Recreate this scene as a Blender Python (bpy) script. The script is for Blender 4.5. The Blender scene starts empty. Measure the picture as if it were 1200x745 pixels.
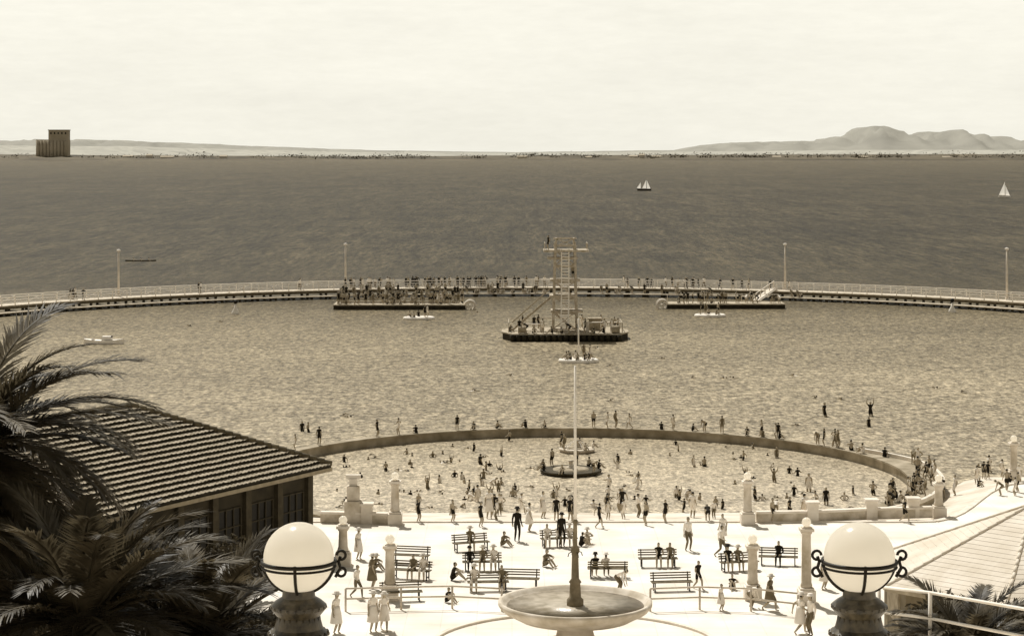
import bpy, bmesh, math, random
from mathutils import Vector, Matrix, noise
R=random.Random(11)
PI=math.pi
V=Vector
F=2400.; H=20.; HY=180.; CX=600.
SEA=-1.0; POOL=-.88
SC=bpy.context.scene; COL=SC.collection
def P(px,py,z=0.):
    Y=F*(H-z)/(py-HY); return V(((px-CX)/F*Y,Y,z))
def PY(px,py,Y): return V(((px-CX)/F*Y,Y,H-(py-HY)/F*Y))
# ---------------------------------------------------------------- materials
def sep(v):
    k=max(0,1-v)
    return (min(1,v*(1.03+.24*k)),v,v*(.92-.38*k**1.5),1)
MC={}
def mat(name,v,var=.2,scale=3.,rough=.85,spec=.2,bump=0.,bscale=None,detail=4,stretch=None,metal=0,trans=0):
    if name in MC: return MC[name]
    m=bpy.data.materials.new(name); m.use_nodes=True; nt=m.node_tree; N=nt.nodes; L=nt.links
    b=N['Principled BSDF']; b.inputs['Roughness'].default_value=rough
    b.inputs['Specular IOR Level'].default_value=spec; b.inputs['Metallic'].default_value=metal
    g=N.new('ShaderNodeNewGeometry'); mp=N.new('ShaderNodeMapping'); L.new(g.outputs['Position'],mp.inputs[0])
    if stretch: mp.inputs['Scale'].default_value=stretch
    n=N.new('ShaderNodeTexNoise'); n.inputs['Scale'].default_value=scale; n.inputs['Detail'].default_value=detail
    L.new(mp.outputs[0],n.inputs['Vector'])
    cr=N.new('ShaderNodeValToRGB'); cr.color_ramp.elements[0].position=.3; cr.color_ramp.elements[1].position=.7
    cr.color_ramp.elements[0].color=sep(v*(1-var)); cr.color_ramp.elements[1].color=sep(min(.95,v*(1+var)))
    L.new(n.outputs['Fac'],cr.inputs[0]); L.new(cr.outputs[0],b.inputs['Base Color'])
    if bump:
        n2=N.new('ShaderNodeTexNoise'); n2.inputs['Scale'].default_value=bscale or scale*4; n2.inputs['Detail'].default_value=3
        L.new(mp.outputs[0],n2.inputs['Vector'])
        bp=N.new('ShaderNodeBump'); bp.inputs['Strength'].default_value=bump; bp.inputs['Distance'].default_value=.05
        L.new(n2.outputs['Fac'],bp.inputs['Height']); L.new(bp.outputs[0],b.inputs['Normal'])
    if trans:
        tr=N.new('ShaderNodeBsdfTranslucent'); L.new(cr.outputs[0],tr.inputs[0]); mx=N.new('ShaderNodeMixShader'); mx.inputs[0].default_value=trans
        L.new(b.outputs[0],mx.inputs[1]);L.new(tr.outputs[0],mx.inputs[2]);L.new(mx.outputs[0],N['Material Output'].inputs[0])
    MC[name]=m; return m
# ---------------------------------------------------------------- mesh builder
class MB:
    def __init__(s): s.v=[];s.f=[];s.sm=[];s.mi=[]
    def add(s,vs,fs,smooth=False,m=0):
        b=len(s.v); s.v+=[tuple(v) for v in vs]; s.f+=[tuple(i+b for i in f) for f in fs]
        s.sm+=[smooth]*len(fs); s.mi+=[m]*len(fs); return s
    def box(s,c,d,rz=0,m=0,taper=1.):
        M=Matrix.Rotation(rz,3,'Z'); c=V(c)
        vs=[]
        for z in (-.5,.5):
            t=taper if z>0 else 1
            for x,y in ((-.5,-.5),(.5,-.5),(.5,.5),(-.5,.5)): vs.append(c+M@V((x*d[0]*t,y*d[1]*t,z*d[2])))
        return s.add(vs,[(3,2,1,0),(4,5,6,7),(0,1,5,4),(1,2,6,5),(2,3,7,6),(3,0,4,7)],m=m)
    def beam(s,a,b,w,h,m=0):
        a=V(a);b=V(b);d=(b-a).normalized()
        u=V((0,0,1)) if abs(d.z)<.95 else V((0,1,0))
        x=d.cross(u).normalized(); y=x.cross(d)
        vs=[p+x*i*w/2+y*j*h/2 for p in (a,b) for i,j in ((-1,-1),(1,-1),(1,1),(-1,1))]
        return s.add(vs,[(0,1,2,3),(7,6,5,4),(4,5,1,0),(5,6,2,1),(6,7,3,2),(7,4,0,3)],m=m)
    def tube(s,pts,rs,n=8,closed=False,m=0,smooth=True):
        pts=[V(p) for p in pts]; k=len(pts)
        if not hasattr(rs,'__len__'): rs=[rs]*k
        vs=[];pu=None
        for i,p in enumerate(pts):
            if closed: t=pts[(i+1)%k]-pts[i-1]
            else: t=pts[min(i+1,k-1)]-pts[max(i-1,0)]
            t.normalize()
            if pu is None:
                u=V((0,0,1)) if abs(t.z)<.9 else V((1,0,0))
            else: u=pu
            x=t.cross(u).normalized(); u=x.cross(t).normalized(); pu=u
            for j in range(n):
                a=2*PI*j/n; vs.append(p+(x*math.cos(a)+u*math.sin(a))*rs[i])
        fs=[]
        for i in range(k if closed else k-1):
            i2=(i+1)%k
            for j in range(n): fs.append((i*n+j,i*n+(j+1)%n,i2*n+(j+1)%n,i2*n+j))
        s.add(vs,fs,smooth,m)
        if not closed: b=len(s.v)-len(vs); s.f+=[tuple(b+j for j in reversed(range(n))),tuple(b+(k-1)*n+j for j in range(n))]; s.sm+=[False]*2; s.mi+=[m]*2
        return s
    def lathe(s,prof,c=(0,0,0),n=24,m=0,smooth=True,ph=0.):
        c=V(c);vs=[];fs=[]
        for r,z in prof:
            for j in range(n):
                a=2*PI*j/n+ph; vs.append(c+V((r*math.cos(a),r*math.sin(a),z)))
        k=len(prof)
        for i in range(k-1):
            for j in range(n): fs.append((i*n+j,i*n+(j+1)%n,(i+1)*n+(j+1)%n,(i+1)*n+j))
        s.add(vs,fs,smooth,m)
        b=len(s.v)-len(vs)
        if prof[0][0]>.001: s.f.append(tuple(b+j for j in reversed(range(n)))); s.sm.append(False); s.mi.append(m)
        if prof[-1][0]>.001: s.f.append(tuple(b+(k-1)*n+j for j in range(n))); s.sm.append(False); s.mi.append(m)
        return s
    def ball(s,c,r,n=16,m=0,sz=1.):
        return s.lathe([(max(.0005,r*math.sin(PI*i/(n//2+2))),-r*sz*math.cos(PI*i/(n//2+2))) for i in range(n//2+3)],c,n,m)
    def build(s,name,mats,parent=None,loc=None,rz=0):
        me=bpy.data.meshes.new(name); me.from_pydata(s.v,[],s.f)
        me.polygons.foreach_set('use_smooth',s.sm); me.polygons.foreach_set('material_index',s.mi)
        if not isinstance(mats,(list,tuple)): mats=[mats]
        for m in mats: me.materials.append(m)
        me.update()
        o=bpy.data.objects.new(name,me); COL.objects.link(o)
        if parent: o.parent=parent
        if loc is not None: o.location=loc
        o.rotation_euler.z=rz
        return o
def tag(o,label,cat,group=None,kind=None):
    o['label']=label;o['category']=cat
    if group:o['group']=group
    if kind:o['kind']=kind
    return o
def struct(o): o['kind']='structure'; return o
def thing(name,label,cat,loc=(0,0,0),rz=0,group=None):
    o=bpy.data.objects.new(name,None); COL.objects.link(o); o.location=loc; o.rotation_euler=(0,0,rz); o.empty_display_size=.2
    return tag(o,label,cat,group)
def dup(root,loc,rz,label,group=None):
    r=root.copy(); COL.objects.link(r); r.location=loc; r.rotation_euler=(0,0,rz); r['label']=label
    if group: r['group']=group
    for ch in list(root.children):
        c=ch.copy(); COL.objects.link(c); c.parent=r
        for g in ch.children:
            d=g.copy(); COL.objects.link(d); d.parent=c
    return r
# materials used
m_white=mat('white_paint',.80,.08,2.,.6); m_conc=mat('pale_concrete',.66,.14,1.2,bump=.2); m_stone=mat('weathered_render',.50,.3,1.6,bump=.3)
m_timber=mat('weathered_timber',.28,.35,2.); m_dtimber=mat('dark_wet_timber',.025,.5,2.); m_dark=mat('dark_iron',.012,.2,4.,.5)
m_white2=mat('white_timber',.6,.15,2.); m_tower=mat('tower_timber',.42,.35,3.)
m_bench=mat('bench_slats',.14,.35,4.); m_globe=mat('opal_glass',.95,.0,3.,.2,.5,trans=.75)
m_tile=mat('terracotta_tiles',.30,.38,5.,bump=.2,detail=6); m_tshade=mat('painted_tile_shade',.02,.4,3.); m_tile2=mat('pale_roof_tiles',.60,.14,.8,bump=.15,detail=8)  # second material: shade under the tile lips, put into a near-black colour
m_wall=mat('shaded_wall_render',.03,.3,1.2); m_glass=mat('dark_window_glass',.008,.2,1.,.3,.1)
m_leaf=mat('palm_leaf',.075,.75,1.6,.5,.3,trans=.35); m_leaf2=mat('shrub_leaf',.05,.6,3.,.7,.1,trans=.2); m_trunk=mat('palm_trunk',.03,.4,6.)
m_skin=mat('backlit_skin',.33,.15,5.,.7); m_suitd=mat('dark_wool',.014,.3,5.); m_suitl=mat('pale_cotton',.74,.08,5.); m_suitm=mat('mid_grey_cloth',.14,.2,5.)  # skin: darkness of backlit figures put into the base colour
m_hair=mat('dark_hair',.015,.3,8.,.6)
# ---------------------------------------------------------------- ground
def sstep(a,b,x):
    t=min(1,max(0,(x-a)/(b-a))); return t*t*(3-2*t)
def shore(x): return 111.5+sstep(22.5,31,x)*13-sstep(-13,-22,x)*3
def gz(x,y):
    if y<55: return min(18.4,19.6-.2354*y)
    if y<72: return 6.65*(72-y)/17
    s=shore(x)
    if y<s: return 0.
    return max(-3.,-(y-s)*.115)
xs=[-3000,-600,-200,-100]+[-70+1.5*i for i in range(94)]+[100,200,600,3000]
ys=[-300,-60,-10]+[4*i for i in range(17)]+[66+1.3*i for i in range(70)]+[170,260,600]
me=MB(); nx=len(xs)
me.add([(x,y,gz(x,y)) for y in ys for x in xs],[(j*nx+i,j*nx+i+1,(j+1)*nx+i+1,(j+1)*nx+i) for j in range(len(ys)-1) for i in range(nx-1)],True)
struct(me.build('ground',mat('beach_sand',.58,.25,.5,bump=.5,bscale=3.)))
mb=MB(); pts=[(x,shore(x)-.3) for x in [-30+1.*i for i in range(80)]]
mb.add([(x,y,.006) for x,y in pts]+[(x,72.3,.006) for x,y in pts],[(i,len(pts)+i,len(pts)+i+1,i+1)[::-1] for i in range(len(pts)-1)])
def paving():
    m=mat('promenade_paving',.76,.16,.35,detail=10); nt=m.node_tree;N=nt.nodes;L=nt.links;b=N['Principled BSDF']
    br=N.new('ShaderNodeTexBrick'); br.inputs['Scale'].default_value=.33; br.offset=0; br.inputs['Mortar Size'].default_value=.008
    br.inputs['Color1'].default_value=(1,1,1,1);br.inputs['Color2'].default_value=(.95,.95,.95,1);br.inputs['Mortar'].default_value=(.86,.86,.86,1)
    g=N.new('ShaderNodeNewGeometry');L.new(g.outputs['Position'],br.inputs['Vector'])
    old=b.inputs['Base Color'].links[0].from_socket
    mx=N.new('ShaderNodeMix');mx.data_type='RGBA';mx.blend_type='MULTIPLY';mx.inputs[0].default_value=1
    L.new(old,mx.inputs[6]);L.new(br.outputs['Color'],mx.inputs[7]);L.new(mx.outputs[2],b.inputs['Base Color'])
    return m
struct(mb.build('promenade_paving',paving()))
mb=MB()
for i in range(len(pts)-1):
    a=V((*pts[i],-.02));b=V((*pts[i+1],-.02)); mb.beam(a,b,.35,.2)
struct(mb.build('promenade_kerb',m_conc))
# ---------------------------------------------------------------- water
def water(name,stops,scale,var,spec=.08,rough=.4,bd=.35,far=0.):
    m=bpy.data.materials.new(name);m.use_nodes=True;nt=m.node_tree;N=nt.nodes;L=nt.links;b=N['Principled BSDF']
    g=N.new('ShaderNodeNewGeometry');sx=N.new('ShaderNodeSeparateXYZ');L.new(g.outputs['Position'],sx.inputs[0])
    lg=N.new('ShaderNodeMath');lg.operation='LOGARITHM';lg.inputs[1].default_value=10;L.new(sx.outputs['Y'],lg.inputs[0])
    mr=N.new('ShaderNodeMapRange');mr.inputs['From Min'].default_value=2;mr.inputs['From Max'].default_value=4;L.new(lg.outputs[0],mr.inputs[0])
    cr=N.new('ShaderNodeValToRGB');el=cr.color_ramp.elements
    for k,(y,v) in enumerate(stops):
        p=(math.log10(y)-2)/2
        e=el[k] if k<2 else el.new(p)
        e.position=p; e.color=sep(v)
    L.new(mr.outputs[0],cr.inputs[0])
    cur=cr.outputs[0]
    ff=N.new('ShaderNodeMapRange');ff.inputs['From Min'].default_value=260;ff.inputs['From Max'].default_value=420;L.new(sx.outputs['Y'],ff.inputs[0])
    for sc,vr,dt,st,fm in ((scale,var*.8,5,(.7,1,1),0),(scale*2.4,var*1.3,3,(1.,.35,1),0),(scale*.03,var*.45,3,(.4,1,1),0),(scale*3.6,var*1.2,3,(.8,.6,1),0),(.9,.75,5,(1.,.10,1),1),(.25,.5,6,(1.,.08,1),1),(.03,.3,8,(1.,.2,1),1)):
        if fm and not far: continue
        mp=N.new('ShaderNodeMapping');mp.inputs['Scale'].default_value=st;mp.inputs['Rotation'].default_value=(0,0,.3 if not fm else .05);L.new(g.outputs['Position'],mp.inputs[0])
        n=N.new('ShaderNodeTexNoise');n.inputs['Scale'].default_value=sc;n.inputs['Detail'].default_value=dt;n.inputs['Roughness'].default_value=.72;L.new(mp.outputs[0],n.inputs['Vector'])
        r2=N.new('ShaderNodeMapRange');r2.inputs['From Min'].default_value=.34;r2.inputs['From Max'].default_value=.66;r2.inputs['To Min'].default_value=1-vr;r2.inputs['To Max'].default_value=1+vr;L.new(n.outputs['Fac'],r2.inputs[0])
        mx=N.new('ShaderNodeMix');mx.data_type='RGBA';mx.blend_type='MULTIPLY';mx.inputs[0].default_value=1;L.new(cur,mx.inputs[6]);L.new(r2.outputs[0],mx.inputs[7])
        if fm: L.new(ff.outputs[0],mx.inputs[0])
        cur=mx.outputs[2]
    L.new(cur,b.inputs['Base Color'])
    b.inputs['Roughness'].default_value=rough;b.inputs['IOR'].default_value=1.33;b.inputs['Specular IOR Level'].default_value=spec
    b.inputs['Specular Tint'].default_value=(1,.88,.66,1)
    hs=None
    for sc,w in ((.55,1.),(1.8,.6),(5.,.28)):
        mp=N.new('ShaderNodeMapping');mp.inputs['Scale'].default_value=(.75,1,1);mp.inputs['Rotation'].default_value=(0,0,.3);L.new(g.outputs['Position'],mp.inputs[0])
        n=N.new('ShaderNodeTexNoise');n.inputs['Scale'].default_value=sc;n.inputs['Detail'].default_value=2;L.new(mp.outputs[0],n.inputs['Vector'])
        mu=N.new('ShaderNodeMath');mu.operation='MULTIPLY';mu.inputs[1].default_value=w;L.new(n.outputs['Fac'],mu.inputs[0])
        if hs: ad=N.new('ShaderNodeMath');ad.operation='ADD';L.new(hs,ad.inputs[0]);L.new(mu.outputs[0],ad.inputs[1]);hs=ad.outputs[0]
        else: hs=mu.outputs[0]
    bp=N.new('ShaderNodeBump');bp.inputs['Strength'].default_value=1;bp.inputs['Distance'].default_value=bd;L.new(hs,bp.inputs['Height']);L.new(bp.outputs[0],b.inputs['Normal'])
    return m
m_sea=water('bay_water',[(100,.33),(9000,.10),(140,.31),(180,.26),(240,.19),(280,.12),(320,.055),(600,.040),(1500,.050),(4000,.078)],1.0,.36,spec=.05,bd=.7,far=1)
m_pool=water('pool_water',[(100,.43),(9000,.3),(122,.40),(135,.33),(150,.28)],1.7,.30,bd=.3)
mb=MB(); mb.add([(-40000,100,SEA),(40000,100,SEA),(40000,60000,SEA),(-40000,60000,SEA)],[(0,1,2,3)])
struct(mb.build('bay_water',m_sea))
PC=V((4.1,130.2,0)); PR=21.5
mb=MB(); n=96
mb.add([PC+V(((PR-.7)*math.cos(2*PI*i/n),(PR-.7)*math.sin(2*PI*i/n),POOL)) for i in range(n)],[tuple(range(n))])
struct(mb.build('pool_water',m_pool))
mb=MB(); n=200;k=8;vs=[];fs=[]
def ledge(a):
    a=(a+PI)%(2*PI)-PI
    return 1.3*sstep(-1.0,-.5,a)*(1-sstep(.1,.5,a))
for j in range(n):
    a=2*PI*j/n; w=ledge(a)
    for r,z in [(PR-.6,-3),(PR-.6,-.34),(PR-.68,-.34),(PR-.68,-.22),(PR+.08+w,-.22),(PR+.08+w,-.34),(PR+w,-.34),(PR+w,-3)]: vs.append(PC+V((r*math.cos(a),r*math.sin(a),z)))
for j in range(n):
    for i in range(k-1): fs.append((j*k+i,((j+1)%n)*k+i,((j+1)%n)*k+i+1,j*k+i+1))
mb.add(vs,[f[::-1] for f in fs])
rw=thing('pool_rim_wall','low circular concrete rim wall enclosing the shallow wading pool','pool wall')
mb.build('wall_ring',mat('pool_concrete',.27,.4,.9,bump=.3),rw)
m=MB(); prev=None
for i in range(41):
    a=-1.0+1.45*i/40; q=PC+V((math.cos(a),math.sin(a),0))*(PR+ledge(a)); q.z=-.1
    if prev is not None: m.beam(prev,q,.22,.22)
    prev=q
m.build('outer_kerb',m_conc,rw)
def island(px,py,w,label,rim,jets,sit):
    c=P(px,py,POOL); r=w/2/F*c.y
    t=thing('pool_island',label,'pool island',c,0,'round islands in the wading pool')
    MB().lathe([(r*.85,-.6),(r*.85,.05),(r,.12),(r,.24),(r*.88,.24)],n=40).build('rim',rim,t)
    MB().lathe([(r*.879,.1),(r*.6,.14),(r*.58,.3),(r*.45,.34),(.01,.34)],n=40).build('basin',mat('basin_render',.30,.3,2.),t)
    MB().lathe([(.35,.3),(.28,.4),(.14,.5),(.14,.75),(.22,.8),(.02,.85)],n=16).build('jet_nozzle',m_stone,t)
    m=MB()
    for q in range(jets):
        a=q*2*PI/jets+.3; e=R.uniform(.5,.95); pp=[(math.cos(a)*r*e*u,math.sin(a)*r*e*u,.7+.35*u-.95*u*u) for u in (0.05,.25,.5,.75,1)]
        m.tube(pp,[.015,.02,.02,.03,.05],5)
    if jets: m.build('water_jet',mat('white_foam',.8,.05,5.),t)
    return c,r,sit
ISL=[island(669,554,72,'larger flat dark-rimmed round island in middle of wading pool',mat('dark_island',.05,.4,2.),0,9),
 island(676,529,42,'smaller round pale island with water jets behind dark-rimmed one',m_stone,9,5)]
# ---------------------------------------------------------------- boardwalk
BR=85.; BC=V((3,219.5,0)); DZ=.2
def bp_(a,r,z): return V((BC.x+r*math.sin(a),BC.y+r*math.cos(a),z))
bw=thing('boardwalk','long curved timber boardwalk with pale railings enclosing the swimming bay','boardwalk')
def arc(a0,a1,n): return [a0+(a1-a0)*i/n for i in range(n+1)]
A0,A1=-1.6,1.6
def strip(mb,r0,r1,z0,z1,a0,a1,n):
    vs=[];fs=[]
    for a in arc(a0,a1,n): vs+=[bp_(a,r0,z0),bp_(a,r0,z1),bp_(a,r1,z1),bp_(a,r1,z0)]
    for i in range(n):
        for j in range(4): fs.append((i*4+j,(i+1)*4+j,(i+1)*4+(j+1)%4,i*4+(j+1)%4)[::-1])
    fs+=[(0,1,2,3)[::-1],(n*4,n*4+1,n*4+2,n*4+3)]
    mb.add(vs,[tuple(f) for f in fs])
r0=BR-1.4;r1=BR+1.8
m=MB(); strip(m,r0,r1,DZ-.16,DZ,A0,A1,140); m.build('deck',mat('deck_boards',.50,.25,1.5),bw)
m=MB(); strip(m,r0+.1,r0+.3,DZ-.5,DZ-.17,A0,A1,140); strip(m,r1-.3,r1-.1,DZ-.5,DZ-.17,A0,A1,140); m.build('deck_girder',mat('girder_timber',.10,.4,2.),bw)
m=MB(); strip(m,r0-2.2,r0-.3,-.66,-.54,-1.6,1.6,120); m.build('lower_landing',mat('landing_boards',.36,.35,1.5),bw)
for nm,r in (('inner_railing',r0+.15),('outer_railing',r1-.15)):
    m=MB(); NA=118; AA=arc(A0,A1,NA)
    for i,a in enumerate(AA):
        m.beam(bp_(a,r,DZ),bp_(a,r,DZ+1.12),.12,.12)
        if i<NA:
            b=AA[i+1]
            for z in (1.08,.72,.36): m.beam(bp_(a,r,DZ+z),bp_(b,r,DZ+z),.10,.11 if z>1 else .07)
            if nm=='outer_railing' and i%2==0: m.beam(bp_(a,r,DZ+.1),bp_(b,r,DZ+1.0),.05,.06)
    m.build(nm,m_white,bw)
for a in arc(-1.5,1.5,90):
    m=MB()
    for r in (r0-2.0,r0+.2,r1-.2): m.tube([bp_(a,r,-4),bp_(a,r,(-.67 if r<r0 else DZ-.5))],.2,7)
    m.beam(bp_(a,r0-2.1,-.76),bp_(a,r1-.1,-.76),.22,.18)
    m.build('pile_bent',m_dtimber,bw)
def px2a(px,r=BR):
    lo,hi=-1.4,1.4
    for _ in range(40):
        mi=(lo+hi)/2; p=bp_(mi,r,0); q=CX+F*p.x/p.y
        if q<px: lo=mi
        else: hi=mi
    return (lo+hi)/2
for px,py,lb in ((139,290,'tall white lamp pole near the left end of the boardwalk'),(405,283,'tall lamp pole beside the left crowd on the boardwalk'),(920,283,'tall lamp pole on boardwalk right of the diving tower'),(1180,288,'tall lamp pole near the right end of the boardwalk')):
    a=px2a(px,r1-.4); b=bp_(a,r1-.4,DZ); top=H-(py-HY)/F*b.y-DZ
    t=thing('lamp_pole',lb,'lamp pole',b,0,'lamp poles along the boardwalk')
    MB().tube([(0,0,0),(0,0,top*.5),(0,0,top-.5)],[.17,.14,.11],10).build('pole',m_white2,t)
    MB().lathe([(.1,0),(.26,.06),(.3,.2),(.06,.32)],(0,0,top-.55),12).build('lamp_shade',m_white,t)
    MB().box((0,0,.15),(.45,.45,.3)).build('base',m_conc,t)
for px,py,lb in ((276,368,'white cone buoy with dark ball top near left boardwalk'),(1116,366,'white cone buoy with dark ball top near right boardwalk')):
    c=P(px,py,SEA); t=thing('buoy',lb,'buoy',c,0,'cone buoys inside the boardwalk')
    MB().lathe([(.3,-.3),(.5,0),(.5,.25),(.2,.8),(.1,1.3)],n=14).build('float',m_white,t)
    MB().ball((0,0,1.6),.28,10).build('topmark',m_dark,t)
# ---------------------------------------------------------------- persons
def limb(a,b,l1,l2,pole):
    d=b-a; D=d.length
    if D>(l1+l2)*.998: D=(l1+l2)*.998
    dn=d.normalized(); b=a+dn*D
    x=(l1*l1-l2*l2+D*D)/(2*D); h=math.sqrt(max(l1*l1-x*x,0))
    p=pole-dn*pole.dot(dn); p.normalize()
    return a+dn*x+p*h,b
def skel(Pp,U,HU,wr,an,ep,kp,fingers):
    X=V((1,0,0)); Fw=U.cross(X)*-1; Fw.normalize()
    vs=[];es=[]
    g=1.15 if fingers else 1.28
    def v(p,r,k=None):
        k=g if k is None else k; r=r if isinstance(r,tuple) else (r,r); vs.append((V(p),(r[0]*k,r[1]*k))); return len(vs)-1
    def e(a,b,l): es.append((a,b,l))
    pel=v(Pp,(.135,.105)); ab=v(Pp+U*.17,(.115,.09)); ch=v(Pp+U*.32,(.15,.11)); uc=v(Pp+U*.43,(.11,.085))
    hb=Pp+U*.515; nk=v(hb,.05)
    HF=HU.cross(X)*-1
    h0=v(hb+HU*.06+HF*.01,(.062,.07)); h1=v(hb+HU*.125+HF*.012,(.082,.096)); h2=v(hb+HU*.185+HF*.0,(.078,.092)); h3=v(hb+HU*.235,(.04,.05))
    e(pel,ab,'torso');e(ab,ch,'torso');e(ch,uc,'torso');e(uc,nk,'neck');e(nk,h0,'face');e(h0,h1,'face');e(h1,h2,'head');e(h2,h3,'hair')
    if fingers: ns=v(hb+HU*.115+HF*.125,.013,1); e(h1,ns,'face')
    for i,s in enumerate((-1,1)):
        S=Pp+U*.435+X*s*.17
        w=V((wr[i][0]*s,wr[i][1],wr[i][2]))
        el,w=limb(S,w,.28,.25,V(ep[i]).normalized())
        a=v(S,.058); b=v(S.lerp(el,.5),.05); c=v(el,.04); d=v(w,.027)
        hd=(w-el).normalized(); pm=v(w+hd*.06,(.036,.02),1)
        e(uc,a,'shoulder');e(a,b,'uparm');e(b,c,'uparm2');e(c,d,'forearm');e(d,pm,'hand')
        sd=hd.cross(Fw); sd=sd.normalized() if sd.length>.1 else X
        if fingers:
            for k,(o,L) in enumerate(((-.030,.075),(-.010,.088),(.010,.082),(.030,.062))):
                m=v(w+hd*.085+sd*o*1.0,.0095,1); t=v(w+hd*(.09+L*.55)+sd*o*1.25+Fw*.008,.009,1); u=v(w+hd*(.09+L)+sd*o*1.3+Fw*.026,.007,1)
                e(pm,m,'hand');e(m,t,'hand');e(t,u,'hand')
            m=v(w+hd*.045-sd*.042+Fw*.015,.011,1);t=v(w+hd*.085-sd*.058+Fw*.025,.009,1)
            e(d,m,'hand');e(m,t,'hand')
        else:
            t=v(w+hd*.15+Fw*.01,(.022,.012)); e(pm,t,'hand')
        Hp=Pp-U*.04+X*s*.09
        A=V((an[i][0]*s,an[i][1],an[i][2]))
        kn,A=limb(Hp,A,.43,.42,V(kp[i]).normalized())
        sh=(A-kn).normalized()
        a=v(Hp,.09); b=v(Hp.lerp(kn,.5),.074); c=v(kn,.054); cc=v(kn.lerp(A,.35),.053); d=v(A,.035)
        tf=Fw-sh*Fw.dot(sh)
        if tf.length<.2: tf=V((0,-1,0))
        tf.normalize()
        hl=v(A+sh*.045+tf*-.02,.03,1); to=v(A+sh*.062+tf*.15,(.034,.018),1)
        e(pel,a,'hip');e(a,b,'thigh');e(b,c,'thigh2');e(c,cc,'shin');e(cc,d,'shin');e(d,hl,'foot');e(hl,to,'foot')
    return vs,es
def up(a): return V((0,-math.sin(a),math.cos(a)))
DD=(0,1,-.2); KF=((0,-1,0),(0,-1,0))
POSES={
 'stand':(V((0,0,.93)),up(.02),up(.06),((.24,-.03,.86),(.23,.0,.86)),((.10,.02,.09),(.12,-.03,.09)),((.3,1,0),(.3,1,0)),KF),
 'walk':(V((0,0,.90)),up(.06),up(.08),((.25,-.24,.95),(.25,.22,.93)),((.09,.30,.14),(.09,-.28,.09)),(DD,DD),KF),
 'akimbo':(V((0,0,.93)),up(0),up(.1),((.19,-.10,1.02),(.19,-.10,1.02)),((.13,.0,.09),(.17,-.02,.09)),((-1,.2,0),(1,.2,0)),KF),
 'raise':(V((0,0,.93)),up(0),up(-.05),((.34,-.1,1.82),(.25,.0,1.86)),((.12,.0,.09),(.13,-.04,.09)),((-1,.2,0),(1,.2,0)),KF),
 'out':(V((0,0,.93)),up(.05),up(.1),((.55,-.12,1.2),(.5,-.2,1.05)),((.12,.0,.09),(.13,-.04,.09)),((0,.3,-1),(0,.3,-1)),KF),
 'bend':(V((0,.12,.84)),up(1.05),up(1.2),((.16,-.42,.52),(.14,-.38,.5)),((.12,.0,.09),(.13,-.02,.09)),((.3,.5,0),(.3,.5,0)),KF),
 'sit':(V((0,0.05,.53)),up(-.08),up(.12),((.12,-.30,.64),(.13,-.26,.64)),((.11,-.45,.09),(.12,-.38,.09)),((.8,.6,0),(.8,.6,0)),((0,-.5,1),(0,-.5,1))),
 'squat':(V((0,.1,.14)),up(.25),up(.1),((.15,-.38,.45),(.13,-.34,.45)),((.12,-.55,.09),(.13,-.50,.09)),((.8,.6,0),(.8,.6,0)),((0,-.5,1),(0,-.5,1))),
 'swim':(V((0,.55,-.12)),V((0,-.98,.2)).normalized(),V((0,-.6,.8)).normalized(),((.22,-.55,.05),(.45,-.1,.12)),((.1,1.3,-.25),(.12,1.35,-.15)),((.5,0,1),(.5,0,1)),((0,0,-1),(0,0,-1))),
}
OUT={
 'dark_suit':(m_suitd,m_suitd,'torso hip thigh shoulder',''),
 'pale_suit':(m_suitl,m_suitl,'torso hip thigh',''),
 'trunks':(m_suitd,m_suitd,'hip thigh',''),
 'mid_suit':(m_suitm,m_suitm,'torso hip thigh',''),
 'business':(m_suitd,m_suitl,'torso hip thigh thigh2 shin foot shoulder uparm uparm2 forearm',''),
 'shirt':(m_suitl,m_suitm,'torso shoulder uparm uparm2 forearm','hip thigh thigh2 shin foot'),
 'dress':(m_suitl,m_suitl,'torso hip shoulder uparm thigh thigh2',''),
 'darkdress':(m_suitm,m_suitm,'torso hip shoulder uparm thigh thigh2',''),
}
_base={}
def basemesh(pose,fing):
    k=(pose,fing)
    if k in _base: return _base[k]
    vs,es=skel(*POSES[pose],fing)
    me=bpy.data.meshes.new('sk'); me.from_pydata([p for p,r in vs],[(a,b) for a,b,l in es],[])
    o=bpy.data.objects.new('sk',me); COL.objects.link(o)
    m=o.modifiers.new('s','SKIN'); m.use_smooth_shade=True; m.branch_smoothing=.4
    sv=me.skin_vertices[0].data
    for i,(p,r) in enumerate(vs): sv[i].radius=r; sv[i].use_root=(i==0)
    ss=o.modifiers.new('u','SUBSURF'); ss.levels=2 if fing else 1
    dg=bpy.context.evaluated_depsgraph_get()
    out=bpy.data.meshes.new_from_object(o.evaluated_get(dg))
    bpy.data.objects.remove(o)
    labs=[]
    segs=[(vs[a][0],vs[b][0],l,max(vs[a][1][0],vs[b][1][0])) for a,b,l in es]
    for f in out.polygons:
        c=f.center; best=9;bl='torso'
        for a,b,l,r in segs:
            d=b-a; t=max(0,min(1,(c-a).dot(d)/d.length_squared)); q=(c-a-d*t).length-r*.8
            if q<best: best=q;bl=l
        labs.append(bl)
    _base[k]=(out,labs,vs); return _base[k]
_pm={}
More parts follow.
